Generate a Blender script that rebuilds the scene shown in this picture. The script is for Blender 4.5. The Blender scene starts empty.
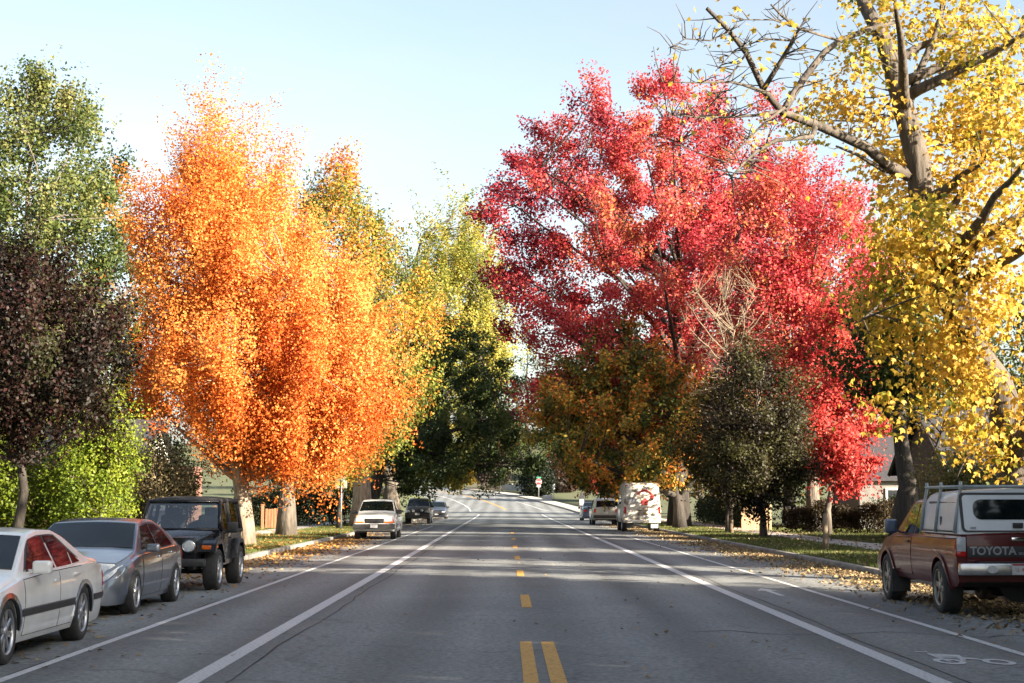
import bpy, bmesh, math, random
import numpy as np
from mathutils import Vector, Matrix
R = math.radians
random.seed(7)
scene = bpy.context.scene
COL = scene.collection

# ------------------------------------------------------------------ camera
F = 1600.0
H = 1.65
cam_d = bpy.data.cameras.new('camera'); cam = bpy.data.objects.new('camera', cam_d); COL.objects.link(cam)
cam_d.sensor_width = 36; cam_d.lens = 36 * F / 1024; cam_d.clip_end = 4000; cam_d.clip_start = .1
cam.location = (0, 0, H)
cam.rotation_euler = (R(90) + math.atan(158.5 / F), 0, -math.atan(6 / F))
scene.camera = cam
def P(px, py, Y):            # world point seen at a photo position when it stands Y metres up the road
    return Vector(((px - 506) / F * Y, Y, H + (500 - py) / F * Y))

# ------------------------------------------------------------------ terrain
def lin(x, pts):
    return float(np.interp(x, [p[0] for p in pts], [p[1] for p in pts]))
def smooth(x, pts, w):
    return sum(lin(x + d * w, pts) for d in (-1, -.5, 0, .5, 1)) / 5
PROF = [(-200, 0), (165, 0), (200, .40), (230, 1.05), (260, 2.1), (300, 3.5), (340, 5), (420, 7), (600, 10), (1200, 14)]
CX = [(-200, .5), (170, .5), (200, .2), (230, -1.8), (260, -5.2), (300, -14), (340, -30), (400, -58), (1200, -500)]
def prof(y): return smooth(y, PROF, 18)
def cx(y): return smooth(y, CX, 18)
KO = 7.65
def hill(x, y):
    a = min(1, max(0, (y - 345) / 75)); a = a * a * (3 - 2 * a)
    b = min(1, max(0, (x + 18) / 30)) if y < 600 else 1
    return 13 * a * (.15 + .85 * b)
def gz(x, y):
    o = x - cx(y)
    z = prof(y) + .12
    if abs(o) > 14: z += hill(x, y)
    return z

# ------------------------------------------------------------------ materials
def nodes(name):
    m = bpy.data.materials.new(name); m.use_nodes = True
    nt = m.node_tree; b = nt.nodes['Principled BSDF']
    return m, nt, b
def noise_col(nt, b, c1, c2, scale, detail=4, coord='Object', lo=.35, hi=.65, stretch=None):
    tc = nt.nodes.new('ShaderNodeTexCoord'); n = nt.nodes.new('ShaderNodeTexNoise'); r = nt.nodes.new('ShaderNodeValToRGB')
    n.inputs['Scale'].default_value = scale; n.inputs['Detail'].default_value = detail
    if stretch:
        mp = nt.nodes.new('ShaderNodeMapping'); mp.inputs['Scale'].default_value = stretch
        nt.links.new(tc.outputs[coord], mp.inputs[0]); nt.links.new(mp.outputs[0], n.inputs[0])
    else: nt.links.new(tc.outputs[coord], n.inputs[0])
    nt.links.new(n.outputs[0], r.inputs[0])
    r.color_ramp.elements[0].position = lo; r.color_ramp.elements[1].position = hi
    r.color_ramp.elements[0].color = (*c1, 1); r.color_ramp.elements[1].color = (*c2, 1)
    return n, r
def bump(nt, b, src, strength, dist=.02):
    bp = nt.nodes.new('ShaderNodeBump'); bp.inputs['Strength'].default_value = strength; bp.inputs['Distance'].default_value = dist
    nt.links.new(src, bp.inputs['Height']); nt.links.new(bp.outputs[0], b.inputs['Normal'])
def mat(name, c1, c2=None, rough=.7, scale=6, metal=0, bmp=0, stretch=None, dist=.02, lo=.35, hi=.65, spec=.5):
    m, nt, b = nodes(name)
    c2 = c2 or tuple(v * .8 for v in c1)
    n, r = noise_col(nt, b, c1, c2, scale, stretch=stretch, lo=lo, hi=hi)
    nt.links.new(r.outputs[0], b.inputs['Base Color'])
    b.inputs['Roughness'].default_value = rough; b.inputs['Metallic'].default_value = metal
    b.inputs['Specular IOR Level'].default_value = spec
    if bmp: bump(nt, b, n.outputs[0], bmp, dist)
    return m
def paint(name, c, metal=0., rough=.28, coat=1., dust=.06):
    m, nt, b = nodes(name)
    n, r = noise_col(nt, b, c, tuple(v * .86 + dust * .12 for v in c), 3.0)
    nt.links.new(r.outputs[0], b.inputs['Base Color'])
    b.inputs['Metallic'].default_value = metal
    b.inputs['Coat Weight'].default_value = coat; b.inputs['Coat Roughness'].default_value = .05
    n2 = nt.nodes.new('ShaderNodeTexNoise'); n2.inputs['Scale'].default_value = 9
    mr = nt.nodes.new('ShaderNodeMapRange'); mr.inputs['To Min'].default_value = rough - .06; mr.inputs['To Max'].default_value = rough + .14
    nt.links.new(n2.outputs[0], mr.inputs[0]); nt.links.new(mr.outputs[0], b.inputs['Roughness'])
    return m
M = {}
M['rubber'] = mat('rubber', (.018, .018, .019), (.03, .029, .028), .8, 14)
M['alloy'] = mat('alloy', (.55, .56, .58), (.42, .43, .45), .3, 9, metal=.9)
M['dulled_alloy'] = mat('dulled_alloy', (.33, .30, .26), (.22, .2, .18), .45, 9, metal=.7)
M['dark_plastic'] = mat('dark_plastic', (.018, .018, .02), (.03, .03, .032), .5, 8)
M['black_void'] = mat('underbody', (.008, .008, .008), (.014, .013, .012), .9, 8)
M['chrome'] = mat('chrome', (.75, .76, .78), (.6, .61, .63), .14, 6, metal=1.)
M['bumper_chrome'] = mat('bumper_chrome', (.55, .56, .58), (.42, .42, .43), .25, 6, metal=1.)
def glass(name, c, rough=.03):
    m, nt, b = nodes(name)
    n, r = noise_col(nt, b, c, tuple(v * .5 for v in c), 1.6)
    nt.links.new(r.outputs[0], b.inputs['Base Color']); b.inputs['Roughness'].default_value = rough
    b.inputs['Specular IOR Level'].default_value = .42
    return m
M['glass'] = glass('tinted_glass', (.007, .010, .012))
M['windscreen'] = glass('windscreen_glass', (.007, .011, .013))
M['house_glass'] = glass('house_glass', (.03, .035, .04))
def clear(name):
    m, nt, b = nodes(name)
    tr = nt.nodes.new('ShaderNodeBsdfTransparent'); gl = nt.nodes.new('ShaderNodeBsdfGlossy'); mx = nt.nodes.new('ShaderNodeMixShader'); fr = nt.nodes.new('ShaderNodeFresnel')
    tr.inputs[0].default_value = (.72, .8, .82, 1); gl.inputs['Roughness'].default_value = .02; fr.inputs[0].default_value = 1.6
    ad = nt.nodes.new('ShaderNodeMath'); ad.operation = 'ADD'; ad.inputs[1].default_value = .08
    nt.links.new(fr.outputs[0], ad.inputs[0])
    nt.links.new(ad.outputs[0], mx.inputs[0]); nt.links.new(tr.outputs[0], mx.inputs[1]); nt.links.new(gl.outputs[0], mx.inputs[2])
    nt.links.new(mx.outputs[0], nt.nodes['Material Output'].inputs[0])
    return m
M['clear_glass'] = clear('clear_glass')
M['lamp'] = mat('lamp_lens', (.55, .58, .6), (.38, .4, .43), .12, 22)
M['amber'] = mat('amber_lens', (.75, .16, .02), (.5, .09, .01), .25, 12)
M['red_lens'] = mat('red_lens', (.5, .012, .01), (.32, .008, .008), .2, 12)
M['plate'] = mat('plate', (.6, .59, .58), (.45, .45, .47), .5, 20)
M['red_ink'] = mat('red_ink', (.38, .04, .045), (.22, .03, .03), .6, 9)
M['white_ink'] = mat('white_ink', (.75, .75, .75), (.65, .65, .65), .5, 20)
M['grey_ink'] = mat('grey_ink', (.32, .32, .34), (.25, .25, .27), .45, 20)
M['white_paint'] = paint('white_car_paint', (.80, .80, .79))
M['ivory_paint'] = paint('white_pickup_paint', (.72, .72, .72))
M['grey_paint'] = paint('grey_car_paint', (.13, .155, .20), metal=.7, rough=.3)
M['black_paint'] = paint('black_car_paint', (.006, .006, .008), rough=.25, coat=.35, dust=.0)
M['black_paint'].node_tree.nodes['Principled BSDF'].inputs['Specular IOR Level'].default_value = .25
M['maroon_paint'] = paint('maroon_car_paint', (.09, .006, .008), metal=.0, rough=.32, coat=.4, dust=.0)
M['maroon_paint'].node_tree.nodes['Principled BSDF'].inputs['Specular IOR Level'].default_value = .3
M['navy_paint'] = paint('navy_car_paint', (.03, .04, .07), metal=.3)
M['charcoal_paint'] = paint('charcoal_car_paint', (.03, .032, .04), metal=.3)
M['blue_paint'] = paint('blue_car_paint', (.07, .10, .17), metal=.4)
M['tan_paint'] = paint('tan_car_paint', (.42, .42, .38), metal=.2)
M['canopy_white'] = paint('canopy_white', (.62, .64, .66), rough=.4, coat=.3)
M['dappled_cream'] = mat('dappled_cream', (.66, .62, .54), (.20, .145, .10), .55, 4.2, lo=.48, hi=.66)  # brown mottling stands in for leaf shade dappled over the cream van
M['soft_top'] = mat('soft_top', (.022, .02, .02), (.035, .03, .03), .9, 30, bmp=.2)
M['seat_cloth'] = mat('seat_cloth', (.02, .02, .022), (.035, .035, .035), .9, 30)
M['galv'] = mat('galvanised_metal', (.42, .43, .44), (.32, .33, .34), .45, 14, metal=.6)
M['rack_grey'] = mat('rack_grey', (.40, .43, .43), (.30, .33, .33), .5, 14, metal=.2)
M['sign_back'] = mat('sign_back', (.34, .33, .26), (.28, .28, .22), .6, 8, metal=.2)
M['sign_red'] = mat('sign_red', (.55, .02, .03), (.5, .02, .03), .5, 6)
M['sign_white'] = mat('sign_white', (.55, .55, .56), (.48, .48, .49), .5, 6)
M['sign_green'] = mat('sign_green', (.02, .25, .12), (.02, .2, .1), .5, 6)
M['post_wood'] = mat('post_wood', (.22, .17, .12), (.12, .09, .065), .85, 12, bmp=.5, stretch=(1, 1, .15))
M['cedar'] = mat('cedar_boards', (.34, .15, .07), (.2, .085, .045), .8, 10, bmp=.3, stretch=(1, 1, .15))
M['pale_wood'] = mat('pale_wood', (.45, .3, .18), (.3, .18, .1), .8, 10, bmp=.3, stretch=(1, 1, .15))
M['white_wood'] = mat('white_wood', (.62, .62, .60), (.5, .5, .48), .7, 8)
M['bark_pale'] = mat('bark_pale', (.30, .24, .18), (.14, .11, .085), .9, 9, bmp=.9, stretch=(1, 1, .2), dist=.05)
M['bark_grey'] = mat('bark_grey', (.15, .125, .10), (.07, .058, .048), .9, 8, bmp=1., stretch=(1, 1, .2), dist=.06)
M['bark_dark'] = mat('bark_dark', (.045, .037, .031), (.022, .019, .016), .9, 8, bmp=.8, stretch=(1, 1, .2), dist=.05)
M['bark_brown'] = mat('bark_brown', (.095, .078, .062), (.035, .028, .023), .9, 8, bmp=1., stretch=(1, 1, .2), dist=.06)
M['twig_pale'] = mat('twig_pale', (.22, .165, .11), (.15, .11, .08), .85, 8)
M['concrete'] = mat('concrete', (.42, .40, .37), (.33, .31, .29), .85, 3, bmp=.1)
M['kerb'] = mat('kerb_concrete', (.25, .235, .21), (.14, .13, .12), .9, 3, bmp=.2)

# ------------------------------------------------------------------ object helpers
def tag(o, label=None, cat=None, group=None, kind=None):
    if label: o['label'] = label
    if cat: o['category'] = cat
    if group: o['group'] = group
    if kind: o['kind'] = kind
    return o
def root(name, loc, label, cat, group=None, rz=0):
    o = bpy.data.objects.new(name, None); COL.objects.link(o); o.location = loc; o.rotation_euler = (0, 0, rz)
    o.empty_display_size = .3
    return tag(o, label, cat, group)
def link_mesh(name, me, parent=None, mats=()):
    for m in mats: me.materials.append(m)
    o = bpy.data.objects.new(name, me); COL.objects.link(o)
    if parent: o.parent = parent
    return o
def obj(name, bm, m, parent=None, smooth=None):
    me = bpy.data.meshes.new(name); bm.to_mesh(me); bm.free()
    ms = m if isinstance(m, (list, tuple)) else [m]
    o = link_mesh(name, me, parent, ms)
    if smooth:
        for p in me.polygons: p.use_smooth = True
        me.set_sharp_from_angle(angle=R(smooth))
    return o
def BM(): return bmesh.new()
def box(bm, c, s, rot=None, bev=0, seg=2, mi=0):
    mtx = Matrix.Translation(c) @ (rot.to_matrix().to_4x4() if rot is not None else Matrix()) @ Matrix.Diagonal((*s, 1))
    r = bmesh.ops.create_cube(bm, size=1, matrix=mtx)
    fs = set()
    for v in r['verts']:
        for f in v.link_faces: fs.add(f)
    for f in fs: f.material_index = mi
    if bev:
        es = list({e for v in r['verts'] for e in v.link_edges})
        bmesh.ops.bevel(bm, geom=es, offset=bev, segments=seg, affect='EDGES', profile=.6, clamp_overlap=True, material=-1)
def frame_of(d):
    d = d.normalized(); a = Vector((0, 0, 1)) if abs(d.z) < .9 else Vector((1, 0, 0))
    u = d.cross(a).normalized(); return u, d.cross(u).normalized()
def tube(bm, pts, rad, n=8, mi=0, cap=True):
    pts = [Vector(p) for p in pts]; rings = []
    if not isinstance(rad, (list, tuple)): rad = [rad] * len(pts)
    u = None
    for i, p in enumerate(pts):
        d = (pts[min(i + 1, len(pts) - 1)] - pts[max(i - 1, 0)])
        if u is None: u, v = frame_of(d)
        else:
            dn = d.normalized(); u = (u - dn * u.dot(dn)).normalized(); v = dn.cross(u)
        rings.append([bm.verts.new(p + (u * math.cos(2 * math.pi * k / n) + v * math.sin(2 * math.pi * k / n)) * rad[i]) for k in range(n)])
    for a, b in zip(rings, rings[1:]):
        for k in range(n):
            f = bm.faces.new((a[k], a[(k + 1) % n], b[(k + 1) % n], b[k])); f.material_index = mi; f.smooth = True
    if cap:
        bm.faces.new(rings[0][::-1]).material_index = mi; bm.faces.new(rings[-1]).material_index = mi
def lathe(bm, prof_, n=28, axis='X', c=(0, 0, 0), mi=0, closed=False):
    rings = []
    for (a, r) in prof_:
        ring = []
        for k in range(n):
            t = 2 * math.pi * k / n; q = (a, r * math.cos(t), r * math.sin(t))
            if axis == 'Z': q = (q[1], q[2], q[0])
            if axis == 'Y': q = (q[2], q[0], q[1])
            ring.append(bm.verts.new(Vector(q) + Vector(c)))
        rings.append(ring)
    prs = list(zip(rings, rings[1:])) + ([(rings[-1], rings[0])] if closed else [])
    for a, b in prs:
        for k in range(n):
            f = bm.faces.new((a[k], b[k], b[(k + 1) % n], a[(k + 1) % n])); f.material_index = mi; f.smooth = True
    if not closed:
        bm.faces.new(rings[0]).material_index = mi; bm.faces.new(rings[-1][::-1]).material_index = mi
def prism(bm, poly, t, mtx=Matrix(), mi=0):        # polygon in local XY, thickness t along Z
    n = len(poly); a = [bm.verts.new(mtx @ Vector((x, y, 0))) for x, y in poly]; b = [bm.verts.new(mtx @ Vector((x, y, t))) for x, y in poly]
    fs = [bm.faces.new(a[::-1]), bm.faces.new(b)] + [bm.faces.new((a[k], a[(k + 1) % n], b[(k + 1) % n], b[k])) for k in range(n)]
    for f in fs: f.material_index = mi
def text_mesh(name, s, size, m, parent, mtx, depth=.004, bold=0):
    c = bpy.data.curves.new(name, 'FONT'); c.body = s; c.size = size; c.extrude = depth; c.align_x = 'CENTER'; c.align_y = 'CENTER'; c.offset = bold
    t = bpy.data.objects.new(name, c); COL.objects.link(t)
    bpy.context.view_layer.update()
    me = bpy.data.meshes.new_from_object(t.evaluated_get(bpy.context.evaluated_depsgraph_get()))
    bpy.data.objects.remove(t); me.name = name
    me.transform(mtx); me.materials.clear()
    return link_mesh(name, me, parent, [m])
def vtx_mesh(name, V, Fs, m, parent=None, smooth=False):
    me = bpy.data.meshes.new(name); me.from_pydata([tuple(v) for v in V], [], Fs); me.update()
    o = link_mesh(name, me, parent, m if isinstance(m, (list, tuple)) else [m])
    if smooth:
        for p in me.polygons: p.use_smooth = True
    return o

# ------------------------------------------------------------------ ground, road, pavements
def strip(name, offs, zs, ys, m, kind='structure', zoff=0, base=None):
    V, Fs = [], []
    n = len(offs)
    for y in ys:
        c = cx(y) if base is None else base
        for o, z in zip(offs, zs): V.append((c + o, y, prof(y) + z + zoff))
    for i in range(len(ys) - 1):
        for k in range(n - 1):
            a = i * n + k; Fs.append((a, a + 1, a + n + 1, a + n))
    o = vtx_mesh(name, V, Fs, m); return tag(o, kind=kind)
def crown(o): return .075 * (1 - (o / KO) ** 2)
YS = [-60 + 10 * i for i in range(20)] + [140 + 5 * i for i in range(57)] + [440, 480, 540, 620, 760, 900, 1200]

def asphalt():
    m, nt, b = nodes('asphalt')
    N, L = nt.nodes, nt.links
    tc = N.new('ShaderNodeTexCoord')
    n1 = N.new('ShaderNodeTexNoise'); n1.inputs['Scale'].default_value = 16; n1.inputs['Detail'].default_value = 6; n1.inputs['Roughness'].default_value = .8
    L.new(tc.outputs['Object'], n1.inputs[0])
    mp = N.new('ShaderNodeMapping'); mp.inputs['Scale'].default_value = (1.3, .06, 1); L.new(tc.outputs['Object'], mp.inputs[0])
    n2 = N.new('ShaderNodeTexNoise'); n2.inputs['Scale'].default_value = 1.; n2.inputs['Detail'].default_value = 4; L.new(mp.outputs[0], n2.inputs[0])
    r1 = N.new('ShaderNodeValToRGB'); r1.color_ramp.elements[0].position = .36; r1.color_ramp.elements[1].position = .66
    r1.color_ramp.elements[0].color = (.078, .083, .086, 1); r1.color_ramp.elements[1].color = (.225, .235, .238, 1)
    L.new(n1.outputs[0], r1.inputs[0])
    # wheel tracks: pale bands worn along each lane
    sx = N.new('ShaderNodeSeparateXYZ'); L.new(tc.outputs['Object'], sx.inputs[0])
    w = N.new('ShaderNodeMath'); w.operation = 'MULTIPLY_ADD'; w.inputs[1].default_value = 2 * math.pi / 1.62; w.inputs[2].default_value = -.5 * 2 * math.pi / 1.62 + math.pi
    L.new(sx.outputs[0], w.inputs[0])
    cs = N.new('ShaderNodeMath'); cs.operation = 'COSINE'; L.new(w.outputs[0], cs.inputs[0])
    mr = N.new('ShaderNodeMapRange'); mr.inputs['From Min'].default_value = -1; mr.inputs['To Min'].default_value = .80; mr.inputs['To Max'].default_value = 1.18; L.new(cs.outputs[0], mr.inputs[0])
    mr2 = N.new('ShaderNodeMapRange'); mr2.inputs['To Min'].default_value = .62; mr2.inputs['To Max'].default_value = 1.4; L.new(n2.outputs[0], mr2.inputs[0])
    n3 = N.new('ShaderNodeTexNoise'); n3.inputs['Scale'].default_value = .35; n3.inputs['Detail'].default_value = 3; L.new(tc.outputs['Object'], n3.inputs[0])
    mr3 = N.new('ShaderNodeMapRange'); mr3.inputs['To Min'].default_value = .75; mr3.inputs['To Max'].default_value = 1.25; L.new(n3.outputs[0], mr3.inputs[0])
    m1 = N.new('ShaderNodeMath'); m1.operation = 'MULTIPLY'; L.new(mr.outputs[0], m1.inputs[0]); L.new(mr2.outputs[0], m1.inputs[1])
    m2 = N.new('ShaderNodeMath'); m2.operation = 'MULTIPLY'; L.new(m1.outputs[0], m2.inputs[0]); L.new(mr3.outputs[0], m2.inputs[1])
    # thin cracks
    vo = N.new('ShaderNodeTexVoronoi'); vo.feature = 'DISTANCE_TO_EDGE'; vo.inputs['Scale'].default_value = .22
    nz = N.new('ShaderNodeTexNoise'); nz.inputs['Scale'].default_value = 1.3; L.new(tc.outputs['Object'], nz.inputs[0])
    va = N.new('ShaderNodeVectorMath'); va.operation = 'MULTIPLY_ADD'; va.inputs[1].default_value = (1.5, 1.5, 0); L.new(nz.outputs['Color'], va.inputs[0]); L.new(tc.outputs['Object'], va.inputs[2])
    L.new(va.outputs[0], vo.inputs[0])
    cr = N.new('ShaderNodeMapRange'); cr.inputs['From Max'].default_value = .008; cr.inputs['To Min'].default_value = .7; L.new(vo.outputs[0], cr.inputs[0])
    m3 = N.new('ShaderNodeMath'); m3.operation = 'MULTIPLY'; L.new(m2.outputs[0], m3.inputs[0]); L.new(cr.outputs[0], m3.inputs[1])
    vm = N.new('ShaderNodeVectorMath'); vm.operation = 'SCALE'; L.new(r1.outputs[0], vm.inputs[0]); L.new(m3.outputs[0], vm.inputs['Scale'])
    L.new(vm.outputs[0], b.inputs['Base Color']); b.inputs['Roughness'].default_value = .75; b.inputs['Specular IOR Level'].default_value = .35
    bump(nt, b, n1.outputs[0], .5, .012)
    return m
M['asphalt'] = asphalt()
def road_paint(name, c, wear=.5):
    m, nt, b = nodes(name)
    n, r = noise_col(nt, b, c, tuple(v * .45 for v in c), 30, detail=6, lo=.45, hi=.45 + wear)
    nt.links.new(r.outputs[0], b.inputs['Base Color']); b.inputs['Roughness'].default_value = .7
    return m
M['line_white'] = road_paint('white_road_paint', (.50, .50, .52), .3)
M['line_yellow'] = road_paint('yellow_road_paint', (.52, .28, .05), .25)

def ground_mat():
    m, nt, b = nodes('lawn_soil')
    n, r = noise_col(nt, b, (.04, .05, .017), (.085, .068, .032), .5, detail=8, lo=.3, hi=.7)
    e = r.color_ramp.elements.new(.5); e.color = (.06, .075, .022, 1)
    nt.links.new(r.outputs[0], b.inputs['Base Color']); b.inputs['Roughness'].default_value = .95
    n2 = nt.nodes.new('ShaderNodeTexNoise'); n2.inputs['Scale'].default_value = 25; bump(nt, b, n2.outputs[0], .6, .05)
    return m
M['lawn'] = ground_mat()
goffs = [-400, -260, -160, -100, -70, -50, -36, -26, -20, -14.5, -KO - .17, -KO - .16, 0, KO + .16, KO + .17, 14.5, 20, 26, 36, 50, 70, 100, 160, 260, 400]
V, Fs = [], []
for y in YS:
    for i, o in enumerate(goffs):
        x = cx(y) + o
        z = prof(y) + (.12 if abs(o) > KO + .165 else -.12)
        if abs(o) > 14: z += hill(x, y)
        V.append((x, y, z))
n = len(goffs)
for i in range(len(YS) - 1):
    for k in range(n - 1): a = i * n + k; Fs.append((a, a + 1, a + n + 1, a + n))
tag(vtx_mesh('ground', V, Fs, M['lawn'], smooth=True), kind='structure')
ro = [-KO, -6.5, -5, -3.5, -2, -1, 0, 1, 2, 3.5, 5, 6.5, KO]
strip('road', ro, [crown(o) for o in ro], YS, M['asphalt'])
for s in (-1, 1):
    o_ = [s * (KO - .35), s * (KO - .002), s * KO, s * (KO + .02), s * (KO + .16), s * (KO + .162)]
    z_ = [.010, .008, .10, .128, .132, .05]
    if s < 0: o_, z_ = o_[::-1], z_[::-1]
    strip('kerb', o_, z_, YS[:48], M['kerb'])
yr = [y for y in YS if -30 <= y <= 160] 
strip('sidewalk', [-12.7, -12.69, -11.2, -11.19], [.05, .142, .142, .05], yr, M['concrete'])
strip('sidewalk', [10.75, 10.76, 12.3, 12.31], [.05, .142, .142, .05], yr, M['concrete'])
strip('sidewalk', [KO + .2, KO + .21, KO + 2.3, KO + 2.31], [.05, .15, .15, .05], [176 + 6 * i for i in range(24)], M['concrete'])
# straight paths from the pavement to the houses
for (xa, xb, ya, yb, nm) in ((12.8, 22, 55.2, 56.8, 'path'), (-24, -12.2, 74, 75.4, 'path'), (-10.7, -7.3, 77.5, 79.5, 'path')):
    vtx_mesh(nm, [(xa, ya, .136), (xb, ya, .136), (xb, yb, .136), (xa, yb, .136)], [(0, 1, 2, 3)], M['concrete'])['kind'] = 'structure'

def line(name, off, w, y0, y1, m, step=6, dz=.004):
    ys = []; y = y0
    while y < y1: ys.append(y); y += step
    ys.append(y1)
    os_ = [off - w / 2, off, off + w / 2]
    return strip(name, os_, [crown(o) + dz for o in os_], ys, m)
line('bike_lane_line', -3.27, .19, 4, 168, M['line_white'])
line('bike_lane_line', 3.30, .19, 4, 168, M['line_white'])
line('parking_lane_line', -5.02, .11, 4, 100, M['line_white'])
line('parking_lane_line', 4.90, .11, 4, 72, M['line_white'])
line('centre_line', -.28, .135, 9, 18.1, M['line_yellow'])
line('centre_line', -.04, .145, 9, 18.1, M['line_yellow'])
for (a, b_) in ((23.8, 27.0), (33.5, 36.4), (43, 45.6), (53, 56), (64, 67), (76, 79)):
    line('centre_line', -.19, .15, a, b_, M['line_yellow'])
line('edge_line', -4.4, .18, 188, 330, M['line_white'], 4)
# right edge line that hooks into the side street
V, Fs = [], []
hk = [(9.3, 181.5), (7.6, 183), (6.2, 186), (5.0, 190.5), (4.45, 197), (4.4, 206), (4.4, 220), (4.4, 240), (4.4, 260), (4.4, 280), (4.4, 310)]
for o, y in hk[1:]:
    for d in (-.1, .1): oo = o + d; V.append((cx(y) + oo, y + (d * 2 if y < 192 else 0), prof(y) + crown(oo) + .005))
for i in range(len(hk) - 2): Fs.append((2 * i, 2 * i + 1, 2 * i + 3, 2 * i + 2))
tag(vtx_mesh('edge_line', V, Fs, M['line_white']), kind='structure')
line('centre_line', -.1, .3, 196, 320, M['line_yellow'], 4)

M['tar'] = mat('tar_seal', (.03, .03, .032), (.055, .055, .056), .85, 5, spec=.2)
sr = np.random.default_rng(4)
def seam(pts, w):
    V, Fs = [], []
    for i, (x, y) in enumerate(pts):
        ww = w * sr.uniform(.5, 1.2); p0 = pts[max(i - 1, 0)]; p1 = pts[min(i + 1, len(pts) - 1)]; d = Vector((p1[0] - p0[0], p1[1] - p0[1])).normalized()
        for s in (-1, 1): xx = x - d.y * s * ww / 2; V.append((xx, y + d.x * s * ww / 2, crown(xx - .5) + .003))
    for i in range(len(pts) - 1): Fs.append((2 * i, 2 * i + 1, 2 * i + 3, 2 * i + 2))
    tag(vtx_mesh('tar_seam', V, Fs, M['tar']), kind='structure')
for (xo, y0, y1, amp, w) in ((-2.45, 10, 120, .03, .022), (4.05, 10, 110, .03, .022), (-4.55, 15, 70, .06, .025)):
    n_ = int((y1 - y0) / 1.1); ph = sr.uniform(0, 6); seam([(xo + amp * math.sin(k * .7 + ph) + sr.normal(0, amp * .4), y0 + (y1 - y0) * k / n_) for k in range(n_ + 1)], w)
for (xa, xb, yy) in ((-6.9, 7.4, 40.4), (2.2, 7, 19.4)):
    ph = sr.uniform(0, 6); seam([(xa + (xb - xa) * k / 18, yy + .25 * math.sin(k * .8 + ph) + sr.normal(0, .1)) for k in range(19)], .035)

# bicycle emblem and arrow in the bike lane
def ground_shape(name, polys, m, x, y):
    bm = BM()
    for pl in polys:
        vs = [bm.verts.new((x + a, y + b_, crown(x + a - .5) + .005)) for a, b_ in pl]
        bm.faces.new(vs)
    return tag(obj(name, bm, m), kind='structure')
def ring_polys(cxx, cyy, rx, ry, wx, wy, n=18):
    out = []
    for k in range(n):
        t0, t1 = 2 * math.pi * k / n, 2 * math.pi * (k + 1) / n
        out.append([(cxx + rx * math.cos(t0), cyy + ry * math.sin(t0)), (cxx + rx * math.cos(t1), cyy + ry * math.sin(t1)), (cxx + (rx - wx) * math.cos(t1), cyy + (ry - wy) * math.sin(t1)), (cxx + (rx - wx) * math.cos(t0), cyy + (ry - wy) * math.sin(t0))])
    return out
bk = ring_polys(-.245, -.18, .15, .29, .06, .13) + ring_polys(.245, -.18, .15, .29, .06, .13)
bk += [[(-.27, -.2), (-.22, -.2), (-.23, .62), (-.27, .62)], [(-.27, .62), (-.25, .5), (0, .42), (.03, .5)], [(.0, .5), (.045, .5), (-.05, -.1), (-.11, -.1)], [(-.25, .3), (-.25, .2), (.1, .02), (.1, .12)],
       [(-.02, .32), (.0, .22), (.14, .0), (.14, .1)], [(-.24, .45), (-.24, .3), (.0, .3), (.0, .45)], [(-.33, .86), (-.2, .86), (-.2, .78), (-.33, .78)], [(.1, .12), (.1, .02), (.18, -.1), (.2, -.02)]]
ground_shape('bike_lane_symbol', bk, M['line_white'], 4.64, 16.25)
ground_shape('lane_arrow', [[(-.05, -1.3), (.05, -1.3), (.05, .2), (-.05, .2)], [(-.19, .2), (.19, .2), (0, 1.0)]], M['line_white'], 4.62, 28.3)

# ------------------------------------------------------------------ leaves, trees
def leaf_mat(name, trans=.35, rough=.55):
    m, nt, b = nodes(name)
    a = nt.nodes.new('ShaderNodeAttribute'); a.attribute_name = 'tint'
    tr = nt.nodes.new('ShaderNodeBsdfTranslucent'); mx = nt.nodes.new('ShaderNodeMixShader'); mx.inputs[0].default_value = trans
    nt.links.new(a.outputs['Color'], b.inputs['Base Color']); nt.links.new(a.outputs['Color'], tr.inputs[0])
    b.inputs['Roughness'].default_value = rough; b.inputs['Specular IOR Level'].default_value = .3
    nt.links.new(b.outputs[0], mx.inputs[1]); nt.links.new(tr.outputs[0], mx.inputs[2])
    nt.links.new(mx.outputs[0], nt.nodes['Material Output'].inputs[0])
    return m
M['leaf'] = leaf_mat('leaf', .42)
M['thin_leaf'] = leaf_mat('thin_leaf', .55)
M['dead_leaf'] = leaf_mat('dead_leaf', .1, .8)
KITE = (np.array([(0, 0, 0), (.36, .45, .06), (0, 1, -.05), (-.36, .45, .06)]), [(0, 1, 2), (0, 2, 3)])
MAPLE = (np.array([(0, 0, 0), (.38, .1, .03), (.6, .52, .08), (.26, .55, .03), (0, 1.05, -.12), (-.26, .55, .03), (-.6, .52, .08), (-.38, .1, .03)]),
         [(0, 1, 2), (0, 2, 3), (0, 3, 4), (0, 4, 5), (0, 5, 6), (0, 6, 7)])
def unit(v): return v / np.maximum(np.linalg.norm(v, axis=-1, keepdims=True), 1e-6)
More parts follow.
